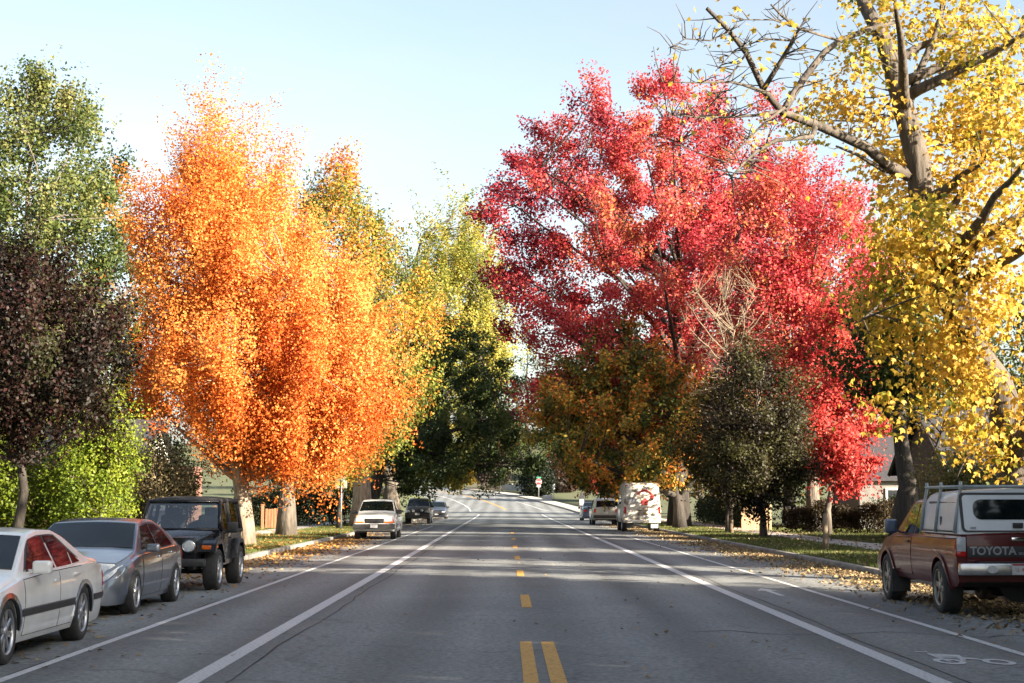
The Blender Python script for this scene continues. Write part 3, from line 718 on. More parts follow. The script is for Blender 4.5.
def black_jeep():
    L, W = 3.85, .80
    x, yn = -6.02, 28.55
    rt = root('parked_jeep', (x, yn + L / 2, crown(6.5)), 'black soft-top off-road jeep with round headlights beside the orange maple', 'jeep', 'cars parked along the left kerb', math.pi)
    Y = lambda s: L / 2 - s
    pm = M['black_paint']; dk = M['dark_plastic']
    bm = BM()      # body tub
    tub = [(.62, .45), (2.95, .45), (3.6, .62), (3.6, 1.10), (1.45, 1.10), (1.30, 1.16), (1.2, 1.16), (1.2, 1.02), (.62, .98)]
    mt = Matrix.Translation((-.74, 0, 0)) @ Matrix(((0, 0, 1, 0), (-1, 0, 0, L / 2), (0, 1, 0, 0), (0, 0, 0, 1)))
    prism(bm, tub, 1.48, mt); bmesh.ops.bevel(bm, geom=list(bm.edges), offset=.02, segments=2, affect='EDGES')
    obj('body', bm, pm, rt, 40)
    bm = BM()      # tapered bonnet and nose
    V = []
    for s, w, zt in ((.22, .50, 1.0), (.5, .55, 1.06), (.9, .62, 1.11), (1.25, .69, 1.13)):
        V.append([bm.verts.new(v) for v in ((-w, Y(s), .62), (-w, Y(s), zt - .05), (-w + .06, Y(s), zt), (0, Y(s), zt + .025), (w - .06, Y(s), zt), (w, Y(s), zt - .05), (w, Y(s), .62))])
    for a, b_ in zip(V, V[1:]):
        for k in range(6): bm.faces.new((a[k], a[k + 1], b_[k + 1], b_[k]))
    bm.faces.new(V[0][::-1]); bm.faces.new(V[-1]); bmesh.ops.recalc_face_normals(bm, faces=bm.faces)
    obj('bonnet', bm, pm, rt, 40)
    g = pbox('grille', pm, rt, (0, Y(.19), .82), (1.0, .06, .42), .03)
    bm = BM()
    for k in range(7): box(bm, ((k - 3) * .085, Y(.155), .84), (.045, .012, .3), None, .004, 1)
    obj('grille_slot', bm, M['black_void'], g)
    for sd in (-1, 1):
        bm = BM(); lathe(bm, [(0, .10), (.03, .098), (.03, .082), (.035, .005)], 24, 'Y', (sd * .375, Y(.165), .86)); hl = obj('headlight', bm, M['lamp'], rt)
        bm = BM(); lathe(bm, [(-.005, .118), (.025, .116), (.03, .1), (-.005, .098)], 24, 'Y', (sd * .375, Y(.165), .86), closed=True); obj('headlight_ring', bm, M['chrome'], hl)
        bm = BM()  # flat fender with a flare over the front tyre, and the rear flare
        fl = [(.30, .74), (.36, .90), (.5, .97), (1.02, .97), (1.3, .70), (1.42, .5), (1.34, .5), (1.2, .68), (.98, .90), (.52, .90), (.42, .74)]
        mt2 = Matrix.Translation((.46 if sd > 0 else -.83, 0, 0)) @ Matrix(((0, 0, 1, 0), (-1, 0, 0, L / 2), (0, 1, 0, 0), (0, 0, 0, 1)))
        prism(bm, fl, .37, mt2); bmesh.ops.bevel(bm, geom=list(bm.edges), offset=.012, segments=2, affect='EDGES'); obj('front_fender', bm, pm, rt, 40)
        bm = BM(); fl = [(2.5, .55), (2.62, .82), (2.8, .94), (3.2, .94), (3.38, .82), (3.5, .55), (3.42, .55), (3.3, .78), (3.16, .87), (2.84, .87), (2.7, .78), (2.58, .55)]
        mt2 = Matrix.Translation((.73 if sd > 0 else -.85, 0, 0)) @ Matrix(((0, 0, 1, 0), (-1, 0, 0, L / 2), (0, 1, 0, 0), (0, 0, 0, 1)))
        prism(bm, fl, .12, mt2); bmesh.ops.bevel(bm, geom=list(bm.edges), offset=.01, segments=1, affect='EDGES'); obj('rear_fender_flare', bm, dk, rt, 40)
        pbox('turn_signal', M['amber'], rt, (sd * .66, Y(.335), .835), (.17, .05, .075), .012)
        pbox('side_marker', M['amber'], rt, (sd * .835, Y(.45), .85), (.012, .12, .05), .004)
        d = pbox('door', pm, rt, (sd * .745, Y(1.85), .86), (.03, .92, .52), .012); pbox('handle', dk, d, (sd * .77, Y(2.2), .98), (.03, .11, .035), .008)
        bm = BM(); box(bm, (sd * .92, Y(1.5), 1.2), (.2, .09, .2), None, .03, 3); box(bm, (sd * .8, Y(1.5), 1.12), (.16, .04, .04)); obj('wing_mirror', bm, dk, rt, 40)
        # soft top: frame round the side windows
        bm = BM()
        for a, b_ in (((1.38, 1.13), (1.62, 1.70)), ((1.62, 1.72), (3.55, 1.72)), ((2.36, 1.1), (2.36, 1.72)), ((3.6, 1.1), (3.5, 1.72)), ((1.4, 1.1), (3.6, 1.1))):
            xa = .735 - .09 * (a[1] - 1.1) / .6; xb = .735 - .09 * (b_[1] - 1.1) / .6
            tube(bm, [(sd * xa, Y(a[0]), a[1]), (sd * xb, Y(b_[0]), b_[1])], .045, 6)
        obj('side_frame', bm, M['soft_top'], rt)
        for poly in ([(1.45, 1.13), (1.66, 1.69), (2.33, 1.69), (2.33, 1.13)], [(2.4, 1.13), (2.4, 1.69), (3.48, 1.69), (3.56, 1.13)]):
            bm = BM(); bm.faces.new([bm.verts.new((sd * (.73 - .09 * (z - 1.1) / .6), Y(s), z)) for s, z in poly]); obj('window', bm, M['clear_glass'], rt)
        pbox('seat', M['seat_cloth'], rt, (sd * .36, Y(2.3), 1.12), (.46, .16, .62), .06, Matrix.Rotation(.15, 3, 'X').to_quaternion(), 3)
        pbox('headrest', M['seat_cloth'], rt, (sd * .36, Y(2.36), 1.5), (.24, .1, .17), .04, None, 3)
        pbox('tail_light', M['red_lens'], rt, (sd * .66, Y(3.64), .92), (.12, .04, .16), .01)
    bm = BM()      # roof of the soft top
    V = []
    for s, z in ((1.58, 1.70), (1.7, 1.765), (2.3, 1.79), (3.0, 1.785), (3.45, 1.76), (3.54, 1.70)):
        V.append([bm.verts.new(v) for v in ((-.69, Y(s), z - .07), (-.64, Y(s), z - .01), (-.3, Y(s), z + .02), (.3, Y(s), z + .02), (.64, Y(s), z - .01), (.69, Y(s), z - .07))])
    for a, b_ in zip(V, V[1:]):
        for k in range(5): bm.faces.new((a[k], a[k + 1], b_[k + 1], b_[k]))
        bm.faces.new((a[5], a[0], b_[0], b_[5]))
    bm.faces.new(V[0]); bm.faces.new(V[-1][::-1]); bmesh.ops.recalc_face_normals(bm, faces=bm.faces); obj('roof', bm, M['soft_top'], rt, 50)
    bm = BM()      # windscreen frame
    ws = [(-.72, 1.30, 1.15), (.72, 1.30, 1.15), (.66, 1.58, 1.70), (-.66, 1.58, 1.70)]
    wp = [Vector((a, Y(s), z)) for a, s, z in ws]
    for k in range(4): tube(bm, [wp[k], wp[(k + 1) % 4]], .04, 6)
    fr = obj('windscreen_frame', bm, pm, rt)
    bm = BM(); bm.faces.new([bm.verts.new(p) for p in wp]); obj('windscreen', bm, M['clear_glass'], fr)
    bm = BM(); bm.faces.new([bm.verts.new(v) for v in ((-.6, Y(3.58), 1.16), (.6, Y(3.58), 1.16), (.58, Y(3.52), 1.66), (-.58, Y(3.52), 1.66))]); obj('rear_window', bm, M['clear_glass'], rt)
    bm = BM()
    for sd in (-1, 1): tube(bm, [(sd * .55, Y(2.5), 1.0), (sd * .52, Y(2.5), 1.62), (sd * .4, Y(2.5), 1.68), (0, Y(2.5), 1.68)], .03, 6)
    obj('roll_bar', bm, dk, rt)
    pbox('dashboard', dk, rt, (0, Y(1.5), 1.1), (1.36, .3, .12), .04)
    bm = BM(); tube(bm, [(.36 + .18 * math.cos(t), Y(1.75), 1.16 + .18 * math.sin(t)) for t in np.linspace(0, 2 * math.pi, 17)], .018, 6); obj('steering_wheel', bm, dk, rt)
    pbox('front_bumper', dk, rt, (0, Y(.04), .56), (1.4, .14, .14), .02); pbox('rear_bumper', dk, rt, (0, Y(3.75), .55), (1.3, .12, .12), .02)
    bm = BM()
    for sd in (-1, 1): box(bm, (sd * .4, 0, .47), (.1, 3.4, .12))
    for s in (.75, 3.12): tube(bm, [(-.6, Y(s), .37), (.6, Y(s), .37)], .05, 8); box(bm, (.15, Y(s), .37), (.26, .24, .24), None, .08)
    obj('chassis', bm, M['black_void'], rt)
    for s in (.77, 3.10):
        for sd in (-1, 1): make_wheel(rt, sd * .70, Y(s), .375, .26, (5, .26), sd, M['alloy'])
    bm = BM(); lathe(bm, [(-.12, .2), (-.12, .34), (-.07, .37), (.07, .37), (.12, .34), (.12, .2)], 28, 'Y', (.1, Y(3.86), .95), closed=True); obj('spare_tyre', bm, M['rubber'], rt)
    squat(rt, .94)

def white_pickup():
    c = Car('parked_pickup', 'white pickup truck with dark bumper facing the camera, parked past the wooden posts', -5.42, 66.2, -1, 4.8, .88,
            [(0, .68), (.06, .86), (.2, .95), (1.25, 1.08), (1.35, 1.11), (1.9, 1.56), (2.1, 1.62), (2.7, 1.62), (2.95, 1.55), (3.05, 1.10), (4.8, 1.08)],
            [(0, .66), (1.3, 1.0), (3, 1.03), (4.8, 1.02)], (.85, 3.7), .41, .32, .35, .23, M['ivory_paint'], tum=.3, cat='pickup truck', group='cars parked along the left kerb', rim='dulled_alloy',
            plan=[(0, .92), (.1, .97), (.3, 1), (4.6, 1), (4.8, .97)])
    dk = M['dark_plastic']
    c.tgrid('windscreen', M['windscreen'], 1.4, 1.88, .06)
    for sd in (-1, 1):
        c.door(1.45, 2.65, .42, lambda s: c.zb(s) - .02, sd, (2.45, .93), dk)
        c.patch('window', M['glass'], [(1.65, 1.06), (1.98, 1.52), (2.62, 1.52), (2.66, 1.06)], sd, .008)
        c.mirror(1.6, 1.1, dk, sd, (.2, .1, .18))
        h = c.b('headlight', M['lamp'], .02, sd * .58, .80, (.34, .08, .15), .015); c.b('turn_signal', M['amber'], .015, sd * .6, .71, (.36, .09, .06), .01, parent=h)
        c.patch('side_marker', M['amber'], [(.07, .68), (.07, .85), (.22, .85), (.22, .68)], sd, .008)
    g = c.b('grille', dk, .015, 0, .77, (.78, .06, .2), .015)
    for z in (.72, .77, .82): c.b('grille_bar', dk, -.02, 0, z, (.76, .02, .018), .004, parent=g)
    c.b('front_bumper', dk, -.02, 0, .53, (1.72, .2, .22), .03); c.b('air_dam', dk, .08, 0, .37, (1.5, .1, .14), .02)
    c.b('number_plate', M['plate'], -.13, 0, .55, (.3, .012, .14), .004)
def dark_suv():
    c = Car('parked_suv', 'dark boxy four-wheel drive facing the camera, second vehicle past the wooden posts', -6.05, 110, -1, 4.4, .9,
            [(0, .75), (.06, .95), (.2, 1.02), (1.2, 1.12), (1.3, 1.15), (1.85, 1.66), (2.1, 1.74), (4.2, 1.72), (4.4, 1.6)],
            [(0, .7), (1.3, 1.05), (4.4, 1.1)], (.85, 3.4), .42, .36, .37, .25, M['charcoal_paint'], tum=.25, cat='suv', group='cars parked along the left kerb', plan=[(0, .92), (.1, .97), (.3, 1), (4.2, 1), (4.4, .95)])
    dk = M['dark_plastic']
    c.tgrid('windscreen', M['windscreen'], 1.36, 1.83, .06); c.tgrid('bonnet', M['navy_paint'], .25, 1.2, .06, off=.006)
    for sd in (-1, 1):
        c.patch('window', M['glass'], [(1.6, 1.12), (1.95, 1.63), (2.6, 1.64), (2.6, 1.12)], sd, .008); c.patch('window', M['glass'], [(2.7, 1.12), (2.7, 1.64), (4.1, 1.62), (4.15, 1.14)], sd, .008)
        c.mirror(1.6, 1.14, dk, sd); c.b('headlight', M['lamp'], .02, sd * .62, .86, (.26, .08, .14), .015)
        bm = BM(); lathe(bm, [(0, .11), (.06, .1), (.06, .01)], 14, 'Y', (sd * .3, c.L / 2 + .06, .92)); obj('spot_lamp', bm, M['lamp'], c.root)
        c.door(1.5, 2.62, .46, lambda s: c.zb(s) - .02, sd, (2.45, .98), dk)
    c.b('grille', dk, 0, 0, .85, (.9, .06, .16), .015); c.b('bull_bar', dk, -.06, 0, .64, (1.7, .16, .24), .04); c.b('number_plate', M['plate'], -.16, 0, .68, (.32, .012, .16), .004)
def dark_wagon():
    c = Car('parked_car', 'dark low estate car parked farthest up the left kerb', -5.95, 138, -1, 4.7, .88,
            [(0, .5), (.06, .66), (.3, .78), (1.2, .95), (1.3, .98), (2.1, 1.44), (2.5, 1.5), (4.2, 1.46), (4.65, 1.05), (4.7, .9)],
            [(0, .48), (1.3, .9), (4.7, .95)], (.95, 3.65), .36, .2, .32, .22, M['charcoal_paint'], group='cars parked along the left kerb')
    c.tgrid('windscreen', M['windscreen'], 1.38, 2.05, .06); c.b('grille', M['dark_plastic'], .02, 0, .56, (.7, .06, .12), .02); c.b('number_plate', M['plate'], -.02, 0, .4, (.32, .02, .12), .004)
    for sd in (-1, 1):
        c.patch('window', M['glass'], [(1.75, .98), (2.15, 1.4), (2.7, 1.43), (2.7, .98)], sd, .008); c.patch('window', M['glass'], [(2.78, .98), (2.78, 1.43), (4.1, 1.4), (4.3, 1.02)], sd, .008)
        c.b('headlight', M['lamp'], .06, sd * .58, .62, (.28, .1, .11), .02); c.mirror(1.75, .98, c.pm, sd)
def blue_car():
    c = Car('parked_car', 'blue-grey sedan seen from behind, farthest of the vehicles on the right kerb', 6.8, 130.6, 1, 4.6, .88,
            [(0, .5), (.06, .64), (.3, .76), (1.2, .93), (2.05, 1.40), (2.5, 1.46), (3.1, 1.44), (3.9, 1.1), (4.1, 1.06), (4.5, 1.03), (4.6, .94)],
            [(0, .48), (1.3, .88), (4.1, .98), (4.6, .92)], (.95, 3.6), .36, .2, .32, .21, M['blue_paint'], group='vehicles parked along the right kerb')
    c.tgrid('rear_window', M['glass'], 3.2, 3.85, .07); c.tgrid('windscreen', M['windscreen'], 1.3, 2.0, .06)
    for sd in (-1, 1):
        c.patch('window', M['glass'], [(1.75, .96), (2.15, 1.36), (2.7, 1.39), (2.7, .96)], sd, .008); c.patch('window', M['glass'], [(2.78, .96), (2.78, 1.39), (3.1, 1.38), (3.6, 1.12), (3.6, 1.0)], sd, .008)
        c.b('tail_light', M['red_lens'], 4.6, sd * .58, .8, (.3, .05, .14), .02); c.mirror(1.8, .96, c.pm, sd)
    c.b('rear_bumper', c.pm, 4.6, 0, .48, (1.5, .12, .22), .04); c.b('number_plate', M['plate'], 4.62, 0, .76, (.32, .02, .15), .004)
def tan_wagon():
    c = Car('parked_suv', 'pale tan sport utility with dark rear window, parked just beyond the cream camper van', 6.45, 108.6, 1, 4.6, .89,
            [(0, .7), (.06, .88), (.3, .98), (1.15, 1.1), (1.85, 1.66), (2.2, 1.74), (4.1, 1.72), (4.35, 1.6), (4.55, 1.1), (4.6, .95)],
            [(0, .66), (1.3, 1.02), (4.6, 1.04)], (.95, 3.6), .4, .3, .36, .24, M['tan_paint'], tum=.25, cat='suv', group='vehicles parked along the right kerb')
    c.tgrid('rear_window', M['glass'], 4.36, 4.53, .1); c.tgrid('windscreen', M['windscreen'], 1.25, 1.8, .06)
    for sd in (-1, 1):
        c.patch('window', M['glass'], [(1.65, 1.1), (2.0, 1.6), (2.6, 1.62), (2.6, 1.1)], sd, .008); c.patch('window', M['glass'], [(2.7, 1.1), (2.7, 1.62), (4.1, 1.6), (4.25, 1.12)], sd, .008)
        c.b('tail_light', M['red_lens'], 4.58, sd * .7, .92, (.16, .06, .24), .02); c.mirror(1.6, 1.1, c.pm, sd)
    c.b('rear_bumper', M['dark_plastic'], 4.62, 0, .55, (1.6, .16, .2), .03); c.b('number_plate', M['plate'], 4.63, 0, .8, (.32, .03, .15), .004)
def camper_van():
    L = 5.4
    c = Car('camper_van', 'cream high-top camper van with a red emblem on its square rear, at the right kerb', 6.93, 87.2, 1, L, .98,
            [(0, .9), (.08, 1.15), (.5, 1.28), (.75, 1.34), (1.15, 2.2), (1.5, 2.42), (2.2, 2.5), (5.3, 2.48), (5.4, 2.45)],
            [(0, .85), (.7, 1.25), (5.4, 1.28)], (.95, 4.1), .41, .48, .37, .24, M['dappled_cream'], tum=.06, rr=.1, sh=.01, cat='camper van', group='vehicles parked along the right kerb',
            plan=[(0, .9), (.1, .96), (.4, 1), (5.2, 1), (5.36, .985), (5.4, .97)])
    c.tgrid('windscreen', M['windscreen'], .8, 1.2, .12)
    for sd in (-1, 1):
        c.patch('window', M['glass'], [(.95, 1.36), (1.3, 2.0), (1.75, 2.0), (1.75, 1.36)], sd, .01)
        c.sgrid('side_panel', M['grey_paint'], 1.9, 3.4, .6, 1.25, sd, .008, under=M['black_void'])
        c.patch('window', M['glass'], [(2.0, 1.42), (2.0, 1.95), (3.3, 1.95), (3.3, 1.42)], sd, .01)
        c.b('tail_light', M['red_lens'], L, sd * .87, 1.12, (.1, .05, .34), .015); c.mirror(1.1, 1.4, M['dark_plastic'], sd, (.2, .1, .26))
        c.b('marker_light', M['red_lens'], L - .02, sd * .8, 2.38, (.12, .06, .06), .015)
        bm = BM(); box(bm, (sd * .62, -L / 2 + .05, .42), (.36, .03, .42), None, .01); obj('mud_flap', bm, M['plate'] if sd > 0 else M['dark_plastic'], c.root)
    c.b('rear_bumper', M['dappled_cream'], L + .04, 0, .55, (1.86, .14, .16), .03)
    d = c.b('rear_door', M['dappled_cream'], L + .012, 0, 1.5, (1.62, .03, 1.6), .02)
    c.b('number_plate', M['plate'], L + .035, .2, .78, (.32, .012, .16), .004, parent=d)
    c.b('door_handle', M['dark_plastic'], L + .04, -.1, 1.1, (.16, .03, .05), .01, parent=d)
    bm = BM()      # red arched emblem
    yy = -L / 2 - .03
    mt = Matrix.Translation((0.12, yy, 1.75)) @ Matrix.Rotation(R(90), 4, 'X')
    arc = [(.42 * math.cos(t), .42 * math.sin(t)) for t in np.linspace(R(25), R(155), 12)] + [(.32 * math.cos(t), .3 * math.sin(t)) for t in np.linspace(R(155), R(25), 12)]
    prism(bm, arc, .008, mt)
    prism(bm, [(-.16, -.38), (.16, -.38), (.2, -.14), (.05, -.05), (-.1, -.1), (-.2, -.2)], .008, mt)
    prism(bm, [(.3, -.1), (.46, -.12), (.5, .1), (.36, .2), (.26, .05)], .008, mt)
    obj('emblem', bm, M['red_ink'], d)
    c.b('roof_vent', M['white_ink'], 1.7, -.6, 2.53, (.3, .4, .12), .03)
    c.b('ladder_panel', M['grey_ink'], L + .035, -.45, 1.6, (.5, .012, .28), .02, parent=d)

def maroon_truck():
    L = 5.0
    c = Car('parked_pickup', 'maroon pickup truck with white canopy and ladder rack at the right kerb', 7.11, 27.35, 1, L, .875,
            [(0, .72), (.06, .9), (.3, 1.0), (1.25, 1.12), (1.35, 1.15), (1.95, 1.58), (2.15, 1.64), (2.75, 1.64), (3.0, 1.58), (3.06, 1.16), (L, 1.15)],
            [(0, .7), (1.3, 1.06), (3, 1.08), (L, 1.085)], (.95, 4.1), .435, .42, .385, .27, M['maroon_paint'], tum=.28, rr=.05, cat='pickup truck', group='vehicles parked along the right kerb', style=(6, .2), rim='dulled_alloy',
            plan=[(0, .9), (.1, .96), (.3, 1), (4.9, 1), (L, .985)], track=1.50)
    dk = M['dark_plastic']; y = lambda s: L / 2 - s
    c.tgrid('windscreen', M['windscreen'], 1.4, 1.9, .06)
    cap = BM()     # canopy shell over the bed
    V = []
    for s, zt, wd in ((2.98, 1.70, .72), (3.2, 1.74, .74), (4.5, 1.77, .75), (4.86, 1.76, .75), (4.99, 1.16, .80)):
        zz = max(zt, 1.3)
        rg_ = [(-.82, 1.155), (-.82, 1.2), (-wd - .02, zz - .12), (-wd + .02, zz - .04), (-wd + .1, zz), (0, zz + .03), (wd - .1, zz), (wd - .02, zz - .04), (wd + .02, zz - .12), (.82, 1.2), (.82, 1.155)]
        if s == 4.99: rg_ = [(a, min(1.2, b_) if b_ > 1.16 else b_) for a, b_ in rg_]
        V.append([cap.verts.new((a, y(s), b_)) for a, b_ in rg_])
    for a, b_ in zip(V, V[1:]):
        for k in range(10): cap.faces.new((a[k], a[k + 1], b_[k + 1], b_[k]))
        cap.faces.new((a[10], a[0], b_[0], b_[10]))
    cap.faces.new(V[0]); cap.faces.new(V[-1][::-1]); bmesh.ops.recalc_face_normals(cap, faces=cap.faces)
    canopy = obj('canopy', cap, M['canopy_white'], c.root, 30)
    tilt = math.atan2(.13, .56)
    def back(px, z): return (px, y(4.99 - (z - 1.2) * .13 / .56) - .012, z)     # on the sloping rear of the canopy
    bm = BM(); poly = [(-.66, 1.27), (.66, 1.27), (.71, 1.33), (.71, 1.55), (.66, 1.63), (-.66, 1.63), (-.71, 1.55), (-.71, 1.33)]
    def rounded(w, z0, z1, r_, n=5):
        out = []
        for qx, qz, t0 in ((w - r_, z1 - r_, 0), (-w + r_, z1 - r_, 90), (-w + r_, z0 + r_, 180), (w - r_, z0 + r_, 270)):
            for k in range(n + 1): t = R(t0 + 90 * k / n); out.append((qx + r_ * math.cos(t), qz + r_ * math.sin(t)))
        return out
    def back_panel(name, pl, m, parent, o0, o1):
        bm = BM(); A, B = [], []
        for a, z in pl:
            p = Vector(back(a, z)); A.append(bm.verts.new(p + Vector((0, -o1, 0)))); B.append(bm.verts.new(p + Vector((0, -o0, 0))))
        bm.faces.new(A); n_ = len(A)
        for k in range(n_): bm.faces.new((A[k], A[(k + 1) % n_], B[(k + 1) % n_], B[k]))
        bmesh.ops.recalc_face_normals(bm, faces=bm.faces); return obj(name, bm, m, parent, 40)
    door_ = back_panel('canopy_door', rounded(.775, 1.19, 1.735, .06), M['dark_plastic'], canopy, -.03, .004)
    back_panel('door_skin', rounded(.74, 1.21, 1.70, .05), M['canopy_white'], door_, -.01, .010)
    back_panel('window', rounded(.60, 1.36, 1.64, .11), M['glass'], door_, 0, .016)
    pbox('door_latch', dk, door_, Vector(back(0.0, 1.28)) + Vector((0, -.03, 0)), (.14, .04, .07), .01)
    for xx in (-.62, .62): pbox('vent', M['grey_ink'], door_, Vector(back(xx, 1.245)) + Vector((0, -.013, 0)), (.08, .012, .03), .004)
    for sd in (-1, 1):
        # side hatch of the canopy
        bm = BM(); q = lambda s, z: Vector((sd * (.82 - .08 * (z - 1.2) / .45 + .008), y(s), z))
        pl = [(3.2, 1.22), (4.72, 1.22), (4.62, 1.57), (3.34, 1.57)]
        A = [bm.verts.new(q(s, z)) for s, z in pl]; B = [bm.verts.new(q(s, z) - Vector((sd * .02, 0, 0))) for s, z in pl]
        bm.faces.new(A)
        for k in range(4): bm.faces.new((A[k], A[(k + 1) % 4], B[(k + 1) % 4], B[k]))
        bmesh.ops.recalc_face_normals(bm, faces=bm.faces); hatch = obj('side_hatch', bm, M['canopy_white'], canopy)
        bm = BM(); tube(bm, [q(3.3, 1.595), q(4.7, 1.595)], .02, 6); obj('hatch_trim', bm, dk, hatch)
        bm = BM(); tube(bm, [q(3.1, 1.19), q(4.86, 1.19)], .012, 6); obj('sill_trim', bm, dk, hatch)
        pbox('hatch_handle', dk, hatch, q(4.05, 1.33), (.03, .05, .13), .01)
    c.door(1.5, 2.5, .50, lambda s: c.zb(s) - .02, -1, (2.32, 1.0), dk); c.door(1.5, 2.5, .50, lambda s: c.zb(s) - .02, 1, (2.32, 1.0), dk)
    for sd in (-1, 1):
        c.patch('window', M['glass'], [(1.7, 1.12), (2.05, 1.54), (2.42, 1.57), (2.45, 1.12)], sd, .008); c.patch('window', M['glass'], [(2.52, 1.12), (2.5, 1.57), (2.8, 1.56), (2.92, 1.12)], sd, .008)
        bm = BM(); xx = c.xs(1.65, 1.1); box(bm, (sd * (xx + .16), y(1.62), 1.22), (.19, .08, .22), None, .03, 3); tube(bm, [(sd * xx, y(1.62), 1.12), (sd * (xx + .14), y(1.62), 1.2)], .018, 6); obj('wing_mirror', bm, M['blue_paint'] if sd < 0 else dk, c.root, 40)
        t = c.b('tail_light', M['lamp'], L + .006, sd * .795, 1.02, (.125, .03, .2), .012); c.b('brake_light', M['red_lens'], L + .008, sd * .795, .885, (.127, .034, .075), .012, parent=t)
        c.patch('tail_light_side', M['red_lens'], [(L - .06, .85), (L - .06, 1.12), (L, 1.12), (L, .85)], sd, .006)
        for a in c.ax: c.arch(c.pm, a, sd, .055, .022, 'wheel_arch_flare')
        bm = BM(); box(bm, (sd * .78, y(1.5), .36), (.3, .02, .36), None, .006); obj('mud_flap', bm, dk, c.root)
    tg = c.b('tailgate', c.pm, L + .005, 0, .96, (1.45, .03, .36), .012)
    c.b('tailgate_band', dk, L + .022, 0, .915, (1.43, .006, .15), .002, parent=tg)
    c.b('tailgate_handle', M['chrome'], L + .03, 0, 1.09, (.2, .02, .05), .008, parent=tg)
    text_mesh('lettering', 'TOYOTA', .155, M['grey_ink'], tg, Matrix.Translation((-.36, -L / 2 - .029, .925)) @ Matrix.Rotation(R(90), 4, 'X'), .003, .004)
    text_mesh('lettering', 'SR5', .05, M['grey_ink'], tg, Matrix.Translation((.03, -L / 2 - .029, .89)) @ Matrix.Rotation(R(90), 4, 'X'), .003)
    bp = c.b('rear_bumper', M['bumper_chrome'], L + .10, 0, .68, (1.72, .16, .17), .03)
    c.b('bumper_step', dk, L + .1, 0, .775, (1.2, .14, .02), .004, parent=bp)
    bm = BM(); prism(bm, [(.075 * math.cos(t), .05 * math.sin(t)) for t in np.linspace(0, 2 * math.pi, 18)[:-1]], .006, Matrix.Translation((-.42, -L / 2 - .181, .68)) @ Matrix.Rotation(R(90), 4, 'X')); obj('bumper_badge', bm, M['plate'], bp)
    pl = c.b('number_plate', M['plate'], L + .19, 0, .685, (.31, .012, .155), .004, parent=bp)
    text_mesh('plate_number', '1L 4107', .075, M['red_ink'], pl, Matrix.Translation((0, -L / 2 - .1975, .675)) @ Matrix.Rotation(R(90), 4, 'X'), .001)
    c.b('plate_band', M['red_ink'], L + .1965, 0, .745, (.3, .003, .025), .001, parent=pl)
    bm = BM()      # ladder rack: three hoops and two rails
    for s in (3.06, 3.85, 4.86):
        zt = 1.80
        tube(bm, [(-.845, y(s) , 1.17), (-.80, y(s), 1.5), (-.74, y(s), zt), (-.74, y(s), zt + .09)], .024, 6); tube(bm, [(.845, y(s), 1.17), (.80, y(s), 1.5), (.74, y(s), zt), (.74, y(s), zt + .09)], .024, 6)
        tube(bm, [(-.76, y(s), zt + .02), (.76, y(s), zt + .02)], .024, 6)
    for sd in (-1, 1): tube(bm, [(sd * .74, y(3.0), 1.82), (sd * .74, y(4.92), 1.82)], .022, 6)
    obj('ladder_rack', bm, M['rack_grey'], canopy)
    bm = BM()
    for sd in (-1, 1): box(bm, (sd * .42, 0, .44), (.1, 4.4, .14))
    for s in c.ax: tube(bm, [(-.6, y(s), .385), (.6, y(s), .385)], .05, 8); box(bm, (0, y(s), .385), (.28, .26, .26), None, .09)
    tube(bm, [(.1, y(4.65), .5), (.1, y(4.72), .5)], .3, 20)
    tube(bm, [(.55, y(3.0), .42), (.55, y(4.6), .42), (.6, y(5.0), .4)], .035, 8)
    obj('chassis', bm, M['black_void'], c.root)
white_sedan(); grey_sedan(); black_jeep(); white_pickup(); dark_suv(); dark_wagon(); blue_car(); tan_wagon(); camper_van(); maroon_truck()
# ------------------------------------------------------------------ trees along the street
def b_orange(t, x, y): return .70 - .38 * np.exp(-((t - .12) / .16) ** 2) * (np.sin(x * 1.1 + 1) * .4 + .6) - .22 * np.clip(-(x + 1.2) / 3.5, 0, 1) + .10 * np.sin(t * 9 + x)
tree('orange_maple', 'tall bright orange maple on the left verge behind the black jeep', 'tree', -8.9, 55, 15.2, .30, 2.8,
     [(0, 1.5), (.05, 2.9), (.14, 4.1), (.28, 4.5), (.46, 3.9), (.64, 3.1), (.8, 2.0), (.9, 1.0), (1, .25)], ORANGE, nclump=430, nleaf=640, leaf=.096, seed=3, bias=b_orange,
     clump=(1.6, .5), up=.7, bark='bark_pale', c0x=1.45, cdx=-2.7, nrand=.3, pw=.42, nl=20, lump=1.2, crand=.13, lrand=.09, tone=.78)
tree('mixed_maple', 'half turned maple, green fading to rust orange, just behind the orange maple', 'tree', -9.4, 69, 16.6, .36, 3.2,
     sc(EGG, 4.0), [(.09, .12, .02), (.22, .22, .03), (.42, .30, .04), (.52, .20, .03), (.6, .15, .03)], nclump=270, nleaf=260, leaf=.135, tone=.95, seed=5, clump=(1.2, .6), up=.6, c0x=2.7, cdx=-.6, nl=18, crand=.3,
     bias=lambda t, x, y: .08 + .24 * np.sin(t * 7 + x * .8) + .32 * (t > .85))
tree('young_street_tree', 'thin trunked young tree beside the sign seen from behind', 'tree', -8.9, 86, 9.5, .13, 2.6, sc(EGG, 2.3), [(.16, .13, .02), (.36, .2, .03), (.55, .22, .03)], nclump=90, nleaf=120, leaf=.17, seed=6, up=.6, nl=8, bark='bark_dark')
